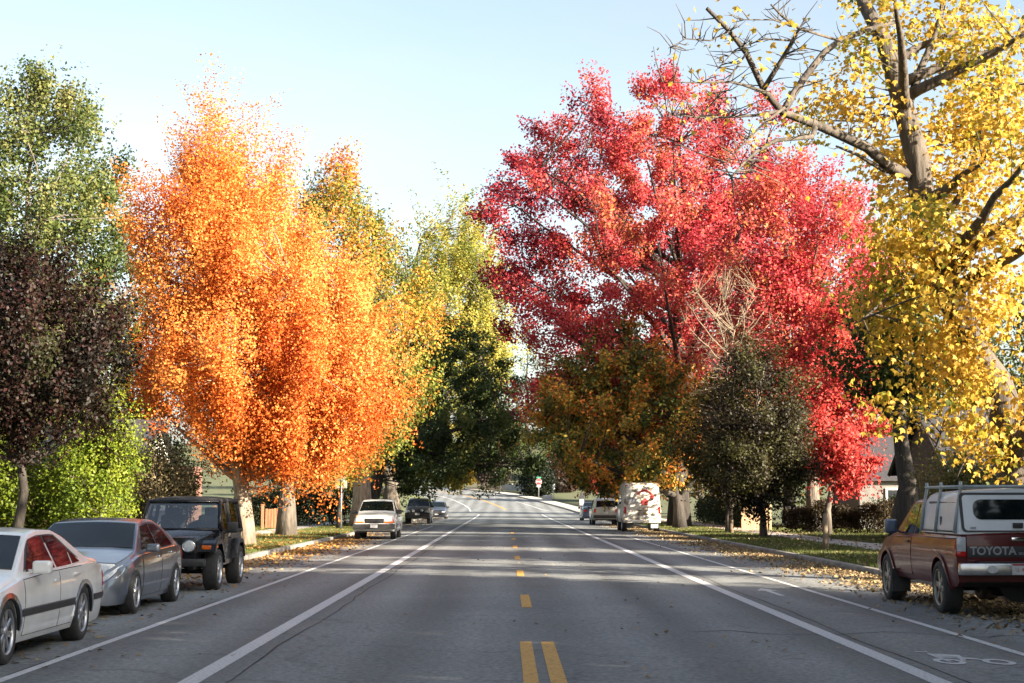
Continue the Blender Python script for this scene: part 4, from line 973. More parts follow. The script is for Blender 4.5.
tree('yellow_ash', 'tall feathery yellow-green ash in the gap between the orange and the red crowns', 'tree', -9.2, 128, 26.5, .62, 7.5, sc(EGG, 5.6), [(.12, .16, .03), (.33, .33, .06), (.52, .45, .08), (.62, .5, .14)], nclump=330, nleaf=210, leaf=.2, tone=.85, seed=8, lm='thin_leaf',
     clump=(2.6, .5), up=.7, c0x=4.9, cdx=.4, nl=16, pw=.45)
tree('dark_evergreen_oak', 'dark green broad tree leaning over the left kerb with low yellowing boughs', 'tree', -8.9, 106, 13.6, .5, 2.0, [(0, 3.2), (.1, 4.7), (.35, 5.3), (.6, 4.8), (.8, 3.4), (1, .8)],
     [(.015, .024, .01), (.03, .048, .014), (.055, .075, .018), (.2, .16, .03), (.5, .33, .04)], nclump=230, nleaf=170, leaf=.21, tone=1.7, seed=9, c0x=4.9, lmin=5.0, bark='bark_dark', nl=16, up=.3, crand=.1, lrand=.1,
     bias=lambda t, x, y: .30 + .75 * np.exp(-((t - .03) / .08) ** 2 - ((x - 6.6) / 1.8) ** 2) + .1 * np.sin(x * 2 + t * 8), droop=.3)
tree('broad_trunk_ash', 'old tree with a pale thick trunk behind the white pickup', 'tree', -8.3, 93, 16, .62, 6.2, sc(EGG, 3.8), GREEN, nclump=110, nleaf=130, leaf=.22, seed=10, nl=10, bark='bark_pale', c0x=-.6, trunk_top=.75)

def b_red(t, x, y): return .60 - .32 * np.clip(-(x + 5) / 6, 0, 1) + .34 * np.exp(-(t / .2) ** 2) + .08 * np.sin(x * .9 + t * 11)  # leaf colour darkened on the crown's left, its shaded side
tree('red_maple', 'huge crimson maple filling the middle of the picture behind the cream camper van', 'tree', 9.9, 92, 25.9, .55, 5.2,
     [(0, 5.2), (.1, 7.2), (.24, 8.6), (.45, 9.5), (.64, 9.4), (.78, 8.6), (.88, 6.9), (.95, 5.0), (1, 2.2)], RED, nclump=480, nleaf=340, leaf=.18, seed=13, bias=b_red, tone=.72,
     clump=(1.25, .7), up=.4, c0x=-2.4, cdx=1.2, nl=30, pw=.5, crand=.17, lrand=.14, bark='bark_dark', lump=1.15)
tree('rust_maple', 'low olive, green and orange tree under the crimson maple, over the camper van roof', 'tree', 9.3, 86, 11.2, .30, 2.2, sc(EGG, 5.3), [(.03, .045, .012), (.07, .085, .02), (.16, .15, .03), (.46, .27, .04), (.62, .19, .04)], nclump=230, nleaf=170, leaf=.19, seed=14, c0x=-3.0, nl=14, bark='bark_dark', crand=.25, up=.35, droop=.3, tone=1.4)
tree('pink_red_maple', 'crimson maple behind the dark bushy tree, left of the yellow tree', 'tree', 14.9, 78, 18, .33, 6.3, [(0, 2.2), (.15, 3.6), (.4, 4.6), (.7, 4.3), (.88, 2.8), (1, .8)], RED, nclump=240, nleaf=260, leaf=.165, seed=15, c0x=-.3, nl=16, crand=.17, lrand=.16, clump=(1.4, .7), pw=.5,
     bias=lambda t, x, y: .6 + .0 * t, tone=.8)
tree('scarlet_maple', 'small narrow scarlet tree with its leaves hanging nearly to the lawn', 'tree', 14.2, 71, 10.6, .14, 2.1, [(0, .75), (.1, 1.4), (.3, 1.9), (.55, 1.9), (.8, 1.5), (1, .5)], [(.26, .02, .02), (.5, .04, .04), (.66, .09, .07), (.72, .2, .12)], nclump=150, nleaf=170, leaf=.15, seed=16, nl=10, droop=.6, up=.2, c0x=.55, crand=.15, bark='bark_grey', tone=.8)
tree('purple_plum', 'dark brown-green bushy tree on a pale thin trunk on the right verge', 'tree', 10.55, 66, 8.2, .125, 1.25, [(0, 1.0), (.12, 1.8), (.3, 2.2), (.55, 2.0), (.8, 1.35), (1, .35)], [(.02, .014, .010), (.042, .03, .016), (.065, .058, .02), (.11, .11, .03)], nclump=130, nleaf=240, leaf=.12, seed=17, nl=12, bark='bark_grey', up=.4, light=.3, tone=.6, lump=1.5)
tree('young_oak', 'slim tree with dark olive crown left of the dark brown-green one', 'tree', 10.6, 76.5, 7.4, .15, 1.9, sc(EGG, 2.3), [(.03, .028, .01), (.06, .05, .015), (.13, .10, .02), (.32, .24, .04)], nclump=120, nleaf=150, leaf=.16, seed=18, nl=10, bark='bark_grey')
tree('bare_tree', 'leafless tree of pale upright twigs in front of the crimson maple', 'tree', 10.2, 73, 12.4, .085, 3.6, [(0, .8), (.3, 1.7), (.6, 2.3), (.85, 2.1), (1, 1.0)], [(.4, .3, .2), (.5, .36, .22)], nclump=560, nleaf=4, leaf=.07, seed=19, nl=26, bark='twig_pale', up=.9, pw=.6)

# the big yellow tree that leans over the maroon pickup
YX, YY = 10.05, 31.5
yz = gz(YX, YY)
def L_(px, py, Y): p = P(px, py, Y); return (p.x - YX, p.y - YY, p.z - yz)
ytrunk = [((0, 0, 0), .52), ((.0, 0, .6), .40), (L_(1014, 440, 31.5), .36), (L_(997, 380, 31.5), .32), (L_(977, 352, 31.4), .30), (L_(948, 275, 31.2), .27), (L_(930, 225, 31), .25), (L_(925, 155, 31), .235), (L_(908, 85, 31), .20), (L_(893, 30, 31), .16), (L_(873, -10, 31.2), .13), (L_(860, -70, 31.6), .05)]
def lp(pts, Y0, Y1):
    n_ = len(pts); return [L_(a, b_, Y0 + (Y1 - Y0) * k / (n_ - 1)) for k, (a, b_) in enumerate(pts)]
ylimbs = [(lp([(918, 172), (895, 160), (873, 141), (841, 126), (820, 117), (788, 105), (770, 83), (752, 43), (735, 20), (712, -4)], 31, 28.5), .12, .035),
          (lp([(789, 104), (800, 85), (813, 66), (832, 42), (848, 30), (872, 20), (905, 10)], 29.6, 31), .075, .05),
          (lp([(768, 82), (785, 55), (800, 30), (807, 17), (790, 5), (778, -8)], 29, 28), .05, .018),
          (lp([(822, 118), (818, 130), (781, 134), (760, 146), (745, 160), (733, 174)], 30, 28), .06, .012),
          (lp([(770, 84), (748, 76), (735, 73), (700, 74), (660, 73)], 29, 27.5), .035, .008),
          (lp([(784, 104), (760, 108), (731, 110), (700, 110), (672, 107)], 29.4, 28), .035, .008),
          (lp([(752, 43), (735, 68), (722, 90), (700, 112)], 28.8, 28), .02, .006),
          (lp([(735, 20), (715, 30), (690, 28), (672, 38)], 28.6, 28), .02, .006), (lp([(790, 100), (770, 115), (745, 140), (728, 160)], 29.4, 28.6), .03, .008),
          (lp([(848, 30), (815, 20), (780, 8), (745, 8)], 30, 28), .03, .008), (lp([(800, 30), (770, 28), (740, 40), (720, 62)], 29, 28), .022, .006),
          (lp([(912, 110), (930, 60), (948, 20), (960, -30)], 31, 31.5), .10, .05), (lp([(935, 235), (975, 180), (1000, 90), (1024, 40), (1050, -20)], 31.2, 32.5), .085, .03),
          (lp([(916, 170), (890, 165), (862, 148), (842, 140)], 31, 30.2), .06, .02), (lp([(950, 280), (915, 285), (885, 300), (862, 320)], 31.2, 30), .06, .015),
          (lp([(985, 362), (965, 385), (945, 420), (930, 460)], 31.4, 30.4), .05, .012), (lp([(1000, 385), (985, 420), (968, 450), (955, 478)], 31.4, 30.4), .045, .012), (lp([(1012, 430), (1040, 380), (1080, 300), (1100, 200)], 31.5, 32.5), .15, .05)]
ex_rg = np.random.default_rng(5); EX = []
for pl, r0, r1 in ylimbs[:11]:
    for q in range(34):
        k = ex_rg.uniform(.8, len(pl) - 1.001); i_ = int(k); f_ = k - i_
        EX.append(np.array(pl[i_]) * (1 - f_) + np.array(pl[i_ + 1]) * f_ + ex_rg.normal(0, .30, 3))
ECNT = [int(k) for k in ex_rg.choice([0, 0, 0, 1, 2], len(EX))]
# the leafy sprays that hang low over the pickup and the left flank of the crown
for (qx0, qy0, qx1, qy1, n_, Y_) in ((905, 345, 985, 400, 9, 30.5), (960, 290, 1015, 385, 8, 30.6), (880, 400, 925, 435, 2, 30.6), (955, 400, 1000, 475, 9, 30.4), (872, 195, 930, 300, 13, 30.3), (880, 290, 935, 345, 6, 30.5), (930, 240, 985, 300, 6, 30.3), (835, 15, 890, 125, 9, 30.8), (900, 5, 1020, 90, 9, 31.5), (925, 95, 1010, 210, 11, 31.2)):
    for q in range(n_):
        EX.append(np.array(L_(ex_rg.uniform(qx0, qx1), ex_rg.uniform(qy0, qy1), Y_ + ex_rg.uniform(-.6, .9)))); ECNT.append(int(ex_rg.integers(45, 120)))
def keep_y(p):
    # leaves only where the boughs carry them: the upper left is nearly bare
    x, y, z = p[:, 0], p[:, 1], p[:, 2]
    lo = 7.05 - np.clip(z - 4, 0, 9) * .02 - (z > 8.8) * .5
    tx = np.interp(z, [4, 5, 6.2, 7, 8.5, 10, 11.5], [9.6, 9.1, 8.64, 8.35, 8.25, 7.8, 7.2])
    return (x > lo) & ~((x < 9.0) & (z < 4.4)) & ~((np.abs(x - tx) < .5) & (y < YY + .1) & (z > 6.3))
tree('yellow_maple', 'big golden yellow tree with leaning furrowed trunk at the right edge behind the maroon pickup', 'tree', YX, YY, 13.6, .4, 2.6,
     [(0, 1.6), (.08, 2.8), (.25, 3.9), (.5, 4.6), (.75, 4.6), (.92, 3.4), (1, 1)], YELLOW, nclump=140, nleaf=165, leaf=.102, seed=21, lm='thin_leaf', trunk=ytrunk, limbs=ylimbs, cdx=-.1, nl=14, tmpl=MAPLE, extra=EX, excnt=ECNT, bark='bark_brown', tone=.82, droop=1.1, up=-.3,
     clump=(.9, .5), pw=.6, crand=.22, lrand=.2, keep=keep_y, bias=lambda t, x, y: .80 - .45 * np.clip(t - .5, 0, 1) + .17 * np.sin(x * 3 + t * 20), lump=1.2)
# sparse leaves on the bare boughs and the low hanging sprays
def sprays(name, label, cat, spots, ramp, seed): pass
tree('dark_ash', 'dark green tree with a thick blackish trunk between the scarlet tree and the golden one', 'tree', 14.3, 58, 10.2, .42, 5.0, sc(EGG, 2.3), GREEN, nclump=90, nleaf=130, leaf=.16, seed=22, bark='bark_dark', nl=9, trunk_top=.8)
tree('pale_shrub', 'pale leaved shrub catching the sun in front of the dark roofed house', 'shrub', 14.7, 52, 3.1, .05, .5, sc(BALL, 1.05), [(.10, .11, .03), (.24, .22, .06), (.36, .3, .1)], nclump=80, nleaf=110, leaf=.10, seed=23, nl=8, up=.3)

# left side
tree('green_maple', 'tall sunlit green maple at the left frame edge rising above the dark tree', 'tree', -21.5, 70, 20.6, .4, 6.0, [(0, 2.5), (.15, 4.9), (.4, 5.6), (.65, 4.9), (.85, 3.1), (1, .8)], [(.04, .065, .018), (.085, .125, .028), (.16, .19, .045), (.28, .27, .09)], nclump=260, nleaf=230, leaf=.165, tone=.72, seed=25, clump=(1.2, .65), up=.55, pw=.5, nl=18, c0x=.5)
tree('purple_maple', 'dark green and maroon tree on a slim trunk at left behind the white sedan', 'tree', -13.3, 44, 8.3, .14, 3.2, [(0, 2.4), (.15, 3.4), (.4, 3.7), (.7, 2.7), (.9, 1.4), (1, .5)], DARKRED, nclump=170, nleaf=300, leaf=.115, seed=26, bark='bark_dark', nl=16, c0x=.1, droop=.3, light=.35, tone=.46, lump=1.7)
tree('lime_tree', 'yellow-green small tree glowing in the sun behind the grey sedan', 'tree', -12.9, 50.5, 5.0, .08, .5, sc(EGG, 1.3), LIME, tone=.72, crand=.35, nclump=130, nleaf=180, leaf=.095, seed=27, nl=8, up=.5)
tree('lime_shrub', 'yellow-green shrub at the left frame edge above the white sedan roof', 'shrub', -16.0, 52, 3.4, .07, .4, sc(BALL, 1.6), LIME, tone=.72, crand=.35, nclump=120, nleaf=120, leaf=.12, seed=28, nl=8)
tree('lime_shrub', 'low yellow-green bush between the two glowing lime green ones', 'shrub', -14.3, 54, 2.5, .05, .3, sc(BALL, 1.0), LIME, tone=.72, crand=.35, nclump=70, nleaf=110, leaf=.12, seed=29, nl=6)
tree('dry_shrub', 'dry tan leaved shrub in front of the brick house front, left of the orange maple', 'shrub', -15.7, 72, 4.0, .06, 1.3, sc(BALL, 1.6), [(.12, .09, .05), (.26, .2, .1), (.4, .32, .17)], nclump=70, nleaf=60, leaf=.12, seed=30, nl=8, bark='bark_dark')
tree('dark_shrub', 'dark green shrub in front of the white sided house, left of the orange maple', 'shrub', -16.1, 75.5, 4.6, .07, .6, sc(EGG, 1.7), GREEN, nclump=110, nleaf=130, leaf=.13, tone=.6, seed=32, nl=8)
tree('yellow_elm', 'yellow-green tree showing between the dark tree and the orange maple', 'tree', -26.5, 104, 15.0, .35, 4, sc(EGG, 5.2), YGREEN, nclump=150, nleaf=120, leaf=.26, seed=31, nl=12)

# farther trees, each with its own place
BG = [(-34, 95, 19, 6.5, GREEN, 'green tree far left behind the yellow house'), (-17, 128, 18, 5.5, OLIVE, 'olive tree far behind the half turned maple'), (-13, 150, 17, 5.5, GREEN, 'dark green tree beyond the dark estate car'),
      (-12.5, 172, 15, 5.0, [(.012, .02, .012), (.025, .04, .018), (.04, .055, .02)], 'dark conifer-like tree before the road bend'), (-22, 190, 18, 7, GREEN, 'broad green tree left of the bend'), (13, 118, 17, 5.5, OLIVE, 'olive tree beyond the crimson maple'),
      (11.5, 141, 14, 4.6, [(.03, .03, .012), (.08, .055, .016), (.35, .08, .03), (.5, .09, .04)], 'rusty red tree overhanging the far right kerb'), (18.5, 105, 18, 5.0, GREEN, 'green tree tucked behind the crimson maple on the right'),
      (24, 92, 15, 5, YGREEN, 'yellow-green tree behind the dark roofed house'), (33, 88, 17, 6, GREEN, 'green tree at the far right behind the house'), (20, 165, 15, 6, OLIVE, 'olive brown tree above the far right verge'),
      (15, 236, 9.5, 4.8, [(.1, .02, .015), (.25, .035, .02), (.4, .07, .03)], 'dull red tree right of the stop sign'), (5, 262, 5.6, 2.6, [(.008, .014, .008), (.016, .026, .012), (.025, .035, .015)], 'dark round shrub beside the stop sign'),
      (-2.5, 300, 6.2, 2.4, [(.02, .012, .01), (.04, .025, .02), (.06, .04, .03)], 'dark brownish bush above the white wall'), (-24, 255, 13, 6, [(.012, .018, .01), (.02, .032, .016), (.035, .045, .02)], 'dark tree behind the far fence'),
      (-38, 300, 16, 8, GREEN, 'big green tree left past the bend'), (14, 300, 10, 5, [(.06, .03, .02), (.12, .06, .03), (.2, .1, .05)], 'brown tree on the slope past the stop sign'), (28, 330, 13, 6, OLIVE, 'olive tree high on the far slope'),
      (0, 395, 9, 5, [(.05, .035, .025), (.12, .08, .04), (.25, .15, .06)], 'tawny tree on the far hilltop'), (-14, 380, 12, 6, GREEN, 'green tree on the far hillside left'), (16, 400, 11, 6, [(.06, .04, .02), (.15, .09, .04), (.3, .18, .07)], 'golden brown tree on the far hilltop right'),
      (4.5, 345, 34, 8.5, GREEN, 'tall green tree behind the guard rail above the far bend'), (-5, 352, 13, 6, OLIVE, 'olive tree over the guard rail left of the stop sign'), (13, 352, 16, 6, [(.05, .03, .02), (.10, .06, .03), (.2, .1, .04)], 'brown leaved tree over the guard rail right of the stop sign'), (9, 280, 5, 3, [(.02, .016, .012), (.05, .03, .02), (.1, .04, .03)], 'dark brown bush behind the stop sign'), (42, 130, 18, 7, GREEN, 'tall green tree in the right distance'), (-45, 140, 18, 7, OLIVE, 'olive tree in the left distance'), (-60, 105, 17, 7, GREEN, 'green tree beyond the left gardens'), (60, 110, 17, 7, GREEN, 'green tree beyond the right gardens')]
for i, (x, y, h, r_, rp, lb) in enumerate(BG):
    tree('background_tree', lb, 'tree', x, y, h, .12 + h * .014, h * (.12 if y < 240 or h > 7 else .04), sc(EGG, r_), rp, nclump=110, nleaf=90, leaf=.3 if y < 200 else .42, seed=50 + i, nl=9, group='trees in the distance', bark='bark_dark', clump=(1.8, 1.0), crand=.22)
# trees outside the frame on the right whose long shadows lie across the street
SH = [(14.8, 19.2, 12.5, 3.2), (17, 12.0, 13, 4.6), (15, 4.0, 12, 5.2), (17.5, -4, 13, 4.6), (15.5, -13, 13, 4.6), (17.8, 34.4, 11.5, 3.6), (22.6, 42.7, 15, 3.4), (25, -10, 15, 5), (24.2, 47.8, 14, 2.9), (22.5, 5.2, 17, 4.4)]
for i, (x, y, h, r_) in enumerate(SH):
    tree('street_tree', 'dense green street tree standing right of the view, shading the road', 'tree', x, y, h, .25, 1.0, [(0, .7), (.1, .95), (.5, 1), (.8, .75), (1, .2)] and sc([(0, .7), (.1, .95), (.5, 1), (.8, .75), (1, .2)], r_), GREEN, nclump=230, nleaf=50, leaf=.42, seed=90 + i, nl=9, group='street trees right of the view', bark='bark_dark', clump=(1.4, 1.1), pw=.6)

for i, (x, y, h, r_) in enumerate([(-16.2, 29.8, 17, 3.0), (-14.2, 19.5, 16, 3.6), (-10.5, 10, 17, 5.4), (-11.5, -2, 17, 5.5), (-11, -14, 17, 5.5)]):  # unseen trees, added so the windscreens reflect dark foliage
    tree('street_tree', 'dense green street tree unseen left of the view, mirrored in the windscreens', 'tree', x, y, h, .3, 3.0, sc(EGG, r_), GREEN, nclump=170, nleaf=50, leaf=.42, seed=110 + i, nl=9, group='street trees left of the view', bark='bark_dark', clump=(1.4, 1.1), pw=.6)

# hedges
def hedge(name, label, x0, y0, x1, y1, h, w, ramp, seed, leaf=.1, n=9000, group=None):
    rg = np.random.default_rng(seed); ax = np.array([x1 - x0, y1 - y0]); ln = np.hypot(*ax); ax = ax / ln; nx = np.array([-ax[1], ax[0]])
    rt = root(name, ((x0 + x1) / 2, (y0 + y1) / 2, gz((x0 + x1) / 2, (y0 + y1) / 2)), label, 'hedge', group)
    s = rg.uniform(-.5, .5, n) * ln; top = h * (.85 + .13 * np.sin(s * 2.1 + seed) + .08 * np.sin(s * 5.3))
    zz = rg.uniform(0, 1, n) ** .6 * top; wv = rg.uniform(-.5, .5, n) * w * (.8 + .25 * np.sin(s * 3 + zz * 4))
    pos = np.stack([s * ax[0] + wv * nx[0], s * ax[1] + wv * nx[1], zz + rg.normal(0, .04, n)], 1)
    leaf_mesh('foliage', pos, unit(rg.normal(0, 1, (n, 3))), unit(rg.normal(0, 1, (n, 3)) + np.array([0, 0, .5])), leaf * rg.uniform(.6, 1.3, n), ramp_col(ramp, rg.normal(.5, .25, n) + .15 * np.sin(s * 2 + zz * 3)), M['leaf'], rt)
    for k in range(int(ln * 1.2) + 2):
        bm = BM(); q = rg.uniform(-.48, .48) * ln; p = Vector((q * ax[0], q * ax[1], -.05)); tube(bm, [p, p + Vector((rg.normal(0, .1), rg.normal(0, .1), h * .75))], [.03, .008], 5); obj('stem', bm, M['bark_dark'], rt)
DG = [(.01, .018, .008), (.022, .034, .012), (.045, .055, .016)]
hedge('hedge', 'dark brownish hedge behind the brown-green bushy tree', 13.3, 76, 17.2, 72, 1.5, 1.1, [(.018, .013, .008), (.04, .028, .014), (.07, .05, .02)], 3, n=11000)
hedge('hedge', 'dark green hedge below the scarlet tree by the white lattice', 17.5, 76, 21.5, 71, 1.9, 1.3, DG, 4, n=12000)
hedge('hedge', 'dark hedge behind the wooden gate posts on the left', -15.2, 92, -9.6, 99, 2.2, 1.6, DG, 5, n=12000, leaf=.13)
hedge('hedge', 'dark hedge along the right pavement beyond the camper van', 13.2, 88, 13.6, 112, 1.7, 1.2, DG, 6, n=12000, leaf=.14)
hedge('hedge', 'low dark hedge at the foot of the white siding house', -22, 78.2, -16.6, 78.6, .9, .7, DG, 7, n=6000)

hedge('hedge', 'dark hedge above the far right verge beyond the blue-grey sedan', 12.5, 140, 12.2, 178, 2.2, 1.8, [(.012, .016, .01), (.03, .032, .014), (.08, .05, .02)], 8, n=9000, leaf=.26)
hedge('hedge', 'dark hedge on the slope right of the notice board', 15, 205, 16, 240, 2.4, 2.4, [(.02, .02, .012), (.05, .04, .018), (.12, .05, .03)], 9, n=7000, leaf=.32)

# ------------------------------------------------------------------ houses, fences, signs
def boards(name, c1, c2, pitch, rough=.75):
    m, nt, b = nodes(name)
    tc = nt.nodes.new('ShaderNodeTexCoord'); sx = nt.nodes.new('ShaderNodeSeparateXYZ'); nt.links.new(tc.outputs['Object'], sx.inputs[0])
    ma = nt.nodes.new('ShaderNodeMath'); ma.operation = 'MULTIPLY'; ma.inputs[1].default_value = 1 / pitch; fr = nt.nodes.new('ShaderNodeMath'); fr.operation = 'FRACT'
    nt.links.new(sx.outputs[2], ma.inputs[0]); nt.links.new(ma.outputs[0], fr.inputs[0])
    n, r = noise_col(nt, b, c1, c2, 3); nt.links.new(r.outputs[0], b.inputs['Base Color']); b.inputs['Roughness'].default_value = rough
    bump(nt, b, fr.outputs[0], .6, .02)
    return m
M['white_siding'] = boards('white_siding', (.62, .61, .57), (.52, .51, .47), .14)
M['yellow_siding'] = boards('yellow_siding', (.46, .36, .13), (.38, .29, .1), .14)
M['brown_siding'] = boards('brown_siding', (.13, .095, .075), (.09, .065, .05), .16)
M['cream_paint'] = mat('cream_paint', (.55, .46, .28), (.45, .37, .22), .7, 5)
M['trim_dark'] = mat('trim_dark', (.07, .055, .045), (.05, .04, .035), .7, 6)
def bricks():
    m, nt, b = nodes('brickwork'); tc = nt.nodes.new('ShaderNodeTexCoord'); mp = nt.nodes.new('ShaderNodeMapping'); mp.inputs['Rotation'].default_value = (R(90), 0, 0)
    t = nt.nodes.new('ShaderNodeTexBrick'); t.inputs['Scale'].default_value = 4.2; t.inputs['Color1'].default_value = (.2, .075, .05, 1); t.inputs['Color2'].default_value = (.13, .05, .035, 1); t.inputs['Mortar'].default_value = (.24, .2, .17, 1)
    nt.links.new(tc.outputs['Object'], mp.inputs[0]); nt.links.new(mp.outputs[0], t.inputs[0]); nt.links.new(t.outputs[0], b.inputs['Base Color']); b.inputs['Roughness'].default_value = .85
    return m
M['bricks'] = bricks()
M['shingle_dark'] = mat('dark_shingles', (.022, .023, .029), (.04, .038, .045), .85, 7, bmp=.5, stretch=(1, 1, 4))
M['shingle_grey'] = mat('grey_shingles', (.14, .15, .17), (.20, .21, .23), .85, 7, bmp=.5, stretch=(1, 1, 4))
def gable_house(rt, x0, x1, y0, y1, hw, hr, wallm, roofm, ridge='x', over=.35):
    """walls as one shell and a pitched roof with eaves; local to rt"""
    bm = BM(); ym, xm = (y0 + y1) / 2, (x0 + x1) / 2
    if ridge == 'x': pr_ = [(y0, 0), (y1, 0), (y1, hw), (ym, hr), (y0, hw)]; A = [bm.verts.new((x0, a, z)) for a, z in pr_]; B = [bm.verts.new((x1, a, z)) for a, z in pr_]
    else: pr_ = [(x0, 0), (x1, 0), (x1, hw), (xm, hr), (x0, hw)]; A = [bm.verts.new((a, y0, z)) for a, z in pr_]; B = [bm.verts.new((a, y1, z)) for a, z in pr_]
    bm.faces.new(A); bm.faces.new(B[::-1])
    for k in range(5): bm.faces.new((A[k], A[(k + 1) % 5], B[(k + 1) % 5], B[k]))
    bmesh.ops.recalc_face_normals(bm, faces=bm.faces); obj('wall', bm, wallm, rt)
    bm = BM()
    half = (y1 - y0) / 2 if ridge == 'x' else (x1 - x0) / 2; sl = (hr - hw) / half; t = .14
    for sd in (-1, 1):
        e0 = (half + over) * sd; ze = hw - over * sl
        prof4 = [(0, hr + .02), (e0, ze + .02), (e0, ze + .02 + t), (0, hr + .02 + t)]
        if ridge == 'x': A = [bm.verts.new((x0 - over, ym + a, z)) for a, z in prof4]; B = [bm.verts.new((x1 + over, ym + a, z)) for a, z in prof4]
        else: A = [bm.verts.new((xm + a, y0 - over, z)) for a, z in prof4]; B = [bm.verts.new((xm + a, y1 + over, z)) for a, z in prof4]
        bm.faces.new(A); bm.faces.new(B)
        for k in range(4): bm.faces.new((A[k], A[(k + 1) % 4], B[(k + 1) % 4], B[k]))
    bmesh.ops.recalc_face_normals(bm, faces=bm.faces); return obj('roof', bm, roofm, rt)
def window(rt, x, y, z, w, h, fm='white_wood', mull=1):
    f = None; bm = BM()
    for a, b_, c_, d in ((0, h / 2, w + .2, .1), (0, -h / 2, w + .26, .12), (-w / 2 - .05, 0, .1, h - .1), (w / 2 + .05, 0, .1, h - .1)): box(bm, (x + a, y - .04, z + b_), (c_, .1, d))
    if mull: box(bm, (x, y - .03, z), (w, .05, .05))
    f = obj('window', bm, M[fm], rt); bm = BM(); box(bm, (x, y - .01, z), (w, .03, h - .1)); obj('pane', bm, M['house_glass'], f); return f
# house on the right
hx, hy = 16.2, 62; rt = root('house', (hx, hy, gz(hx, hy)), 'dark roofed house with brown gable and cream porch behind the maroon pickup', 'house')
gable_house(rt, 0, 14, -4, 4, 2.7, 5.0, M['brown_siding'], M['shingle_dark'], 'x', .35)
def wall_window(rt, x, y, z, w, h):       # a window in the wall that faces the street
    bm = BM()
    for a, b_, c_, d in ((0, h / 2, w + .2, .1), (0, -h / 2, w + .26, .12), (-w / 2 - .05, 0, .1, h - .1), (w / 2 + .05, 0, .1, h - .1)): box(bm, (x - .04, y + a, z + b_), (.1, c_, d))
    f = obj('window', bm, M['white_wood'], rt); bm = BM(); box(bm, (x - .01, y, z), (.03, w, h - .1)); obj('pane', bm, M['house_glass'], f)
wall_window(rt, 0, -1.6, 1.5, 1.2, 1.2); wall_window(rt, 0, 1.8, 1.5, 1.2, 1.2)
bm = BM(); A = [(2.0, -7.6, 2.45), (9, -7.6, 2.45), (9, -4.0, 3.0), (2.0, -4.0, 3.0)]
A = [(p[0], p[1] - (.4 if p[1] > -5 else 0), p[2] - (.06 if p[1] > -5 else 0)) for p in A]
va = [bm.verts.new(p) for p in A]; vb = [bm.verts.new((p[0], p[1], p[2] + .14)) for p in A]
bm.faces.new(va); bm.faces.new(vb)
for k in range(4): bm.faces.new((va[k], va[(k + 1) % 4], vb[(k + 1) % 4], vb[k]))
bmesh.ops.recalc_face_normals(bm, faces=bm.faces); obj('porch_roof', bm, M['shingle_grey'], rt)
for xx in (2.3, 4.5, 6.7, 8.8):
    bm = BM(); box(bm, (xx, -7.3, 1.55), (.2, .2, 1.5), None, .01); box(bm, (xx, -7.3, .4), (.42, .42, .8), None, .015); box(bm, (xx, -7.3, 2.33), (.34, .34, .1), None, .01); obj('porch_post', bm, M['cream_paint'], rt)
bm = BM(); box(bm, (5.5, -7.3, 2.44), (7.0, .16, .12)); obj('porch_beam', bm, M['cream_paint'], rt)
bm = BM(); box(bm, (5.5, -5.9, .18), (7.2, 3.7, .3)); obj('porch_floor', bm, M['concrete'], rt)
window(rt, 7, -4, 1.6, 1.4, 1.2)
bm = BM(); box(bm, (4.2, -4.03, 1.33), (.95, .06, 2.05), None, .01); d = obj('door', bm, M['cedar'], rt); pbox('handle', M['chrome'], d, (4.55, -4.08, 1.25), (.05, .06, .12), .01)
bm = BM()
for sd in (-1, 1): tube(bm, [(-.37, 0, 5.1), (-.37, sd * 4.25, 2.55)], .09, 4)
obj('barge_board', bm, M['trim_dark'], rt)
# white low house glimpsed under the scarlet tree
rt = root('house', (22, 84, gz(22, 84)), 'grey cottage glimpsed behind the scarlet tree and lattice fence', 'house')
gable_house(rt, -3.5, 5, 0, 8, 2.7, 5, boards('grey_siding', (.16, .155, .145), (.12, .115, .105), .14), M['shingle_dark'], 'x'); window(rt, -1.5, 0, 1.5, 1.1, 1.2); window(rt, 2, 0, 1.5, 1.1, 1.2)
# houses on the left
rt = root('house', (-19.2, 80, gz(-19, 80)), 'white sided house with a brick front corner behind the grey sedan', 'house')
gable_house(rt, -3.2, .8, 0, 9, 3.1, 5.6, M['white_siding'], M['shingle_dark'], 'x'); 
bm = BM(); box(bm, (1.45, .2, 1.75), (1.2, .5, 3.5)); obj('brick_pier', bm, M['bricks'], rt)
bm = BM(); box(bm, (2.85, 1.5, 1.6), (1.5, 2.0, 3.2)); obj('brick_bay', bm, M['bricks'], rt)
window(rt, 2.75, .5, 1.75, .6, 1.5); window(rt, -1.6, 0, 1.6, 1.0, 1.2)
rt = root('house', (-27, 78, gz(-27, 78)), 'yellow sided bungalow behind the lime green shrubs', 'house')
gable_house(rt, -7, 4.1, 0, 9, 2.8, 5.2, M['yellow_siding'], M['shingle_dark'], 'x'); window(rt, -3, 0, 1.5, 1.2, 1.2); window(rt, 1.2, 0, 1.5, 1.2, 1.2)
tag(obj('white_post', (lambda bm: (box(bm, (-17.3, 62, gz(-17, 62) + .85), (.12, .12, 1.7), None, .01), box(bm, (-17.3, 62, gz(-17, 62) + 1.72), (.17, .17, .05), None, .01), bm)[2])(BM()), M['white_wood']), 'white wooden post among the lime green shrubs', 'post')
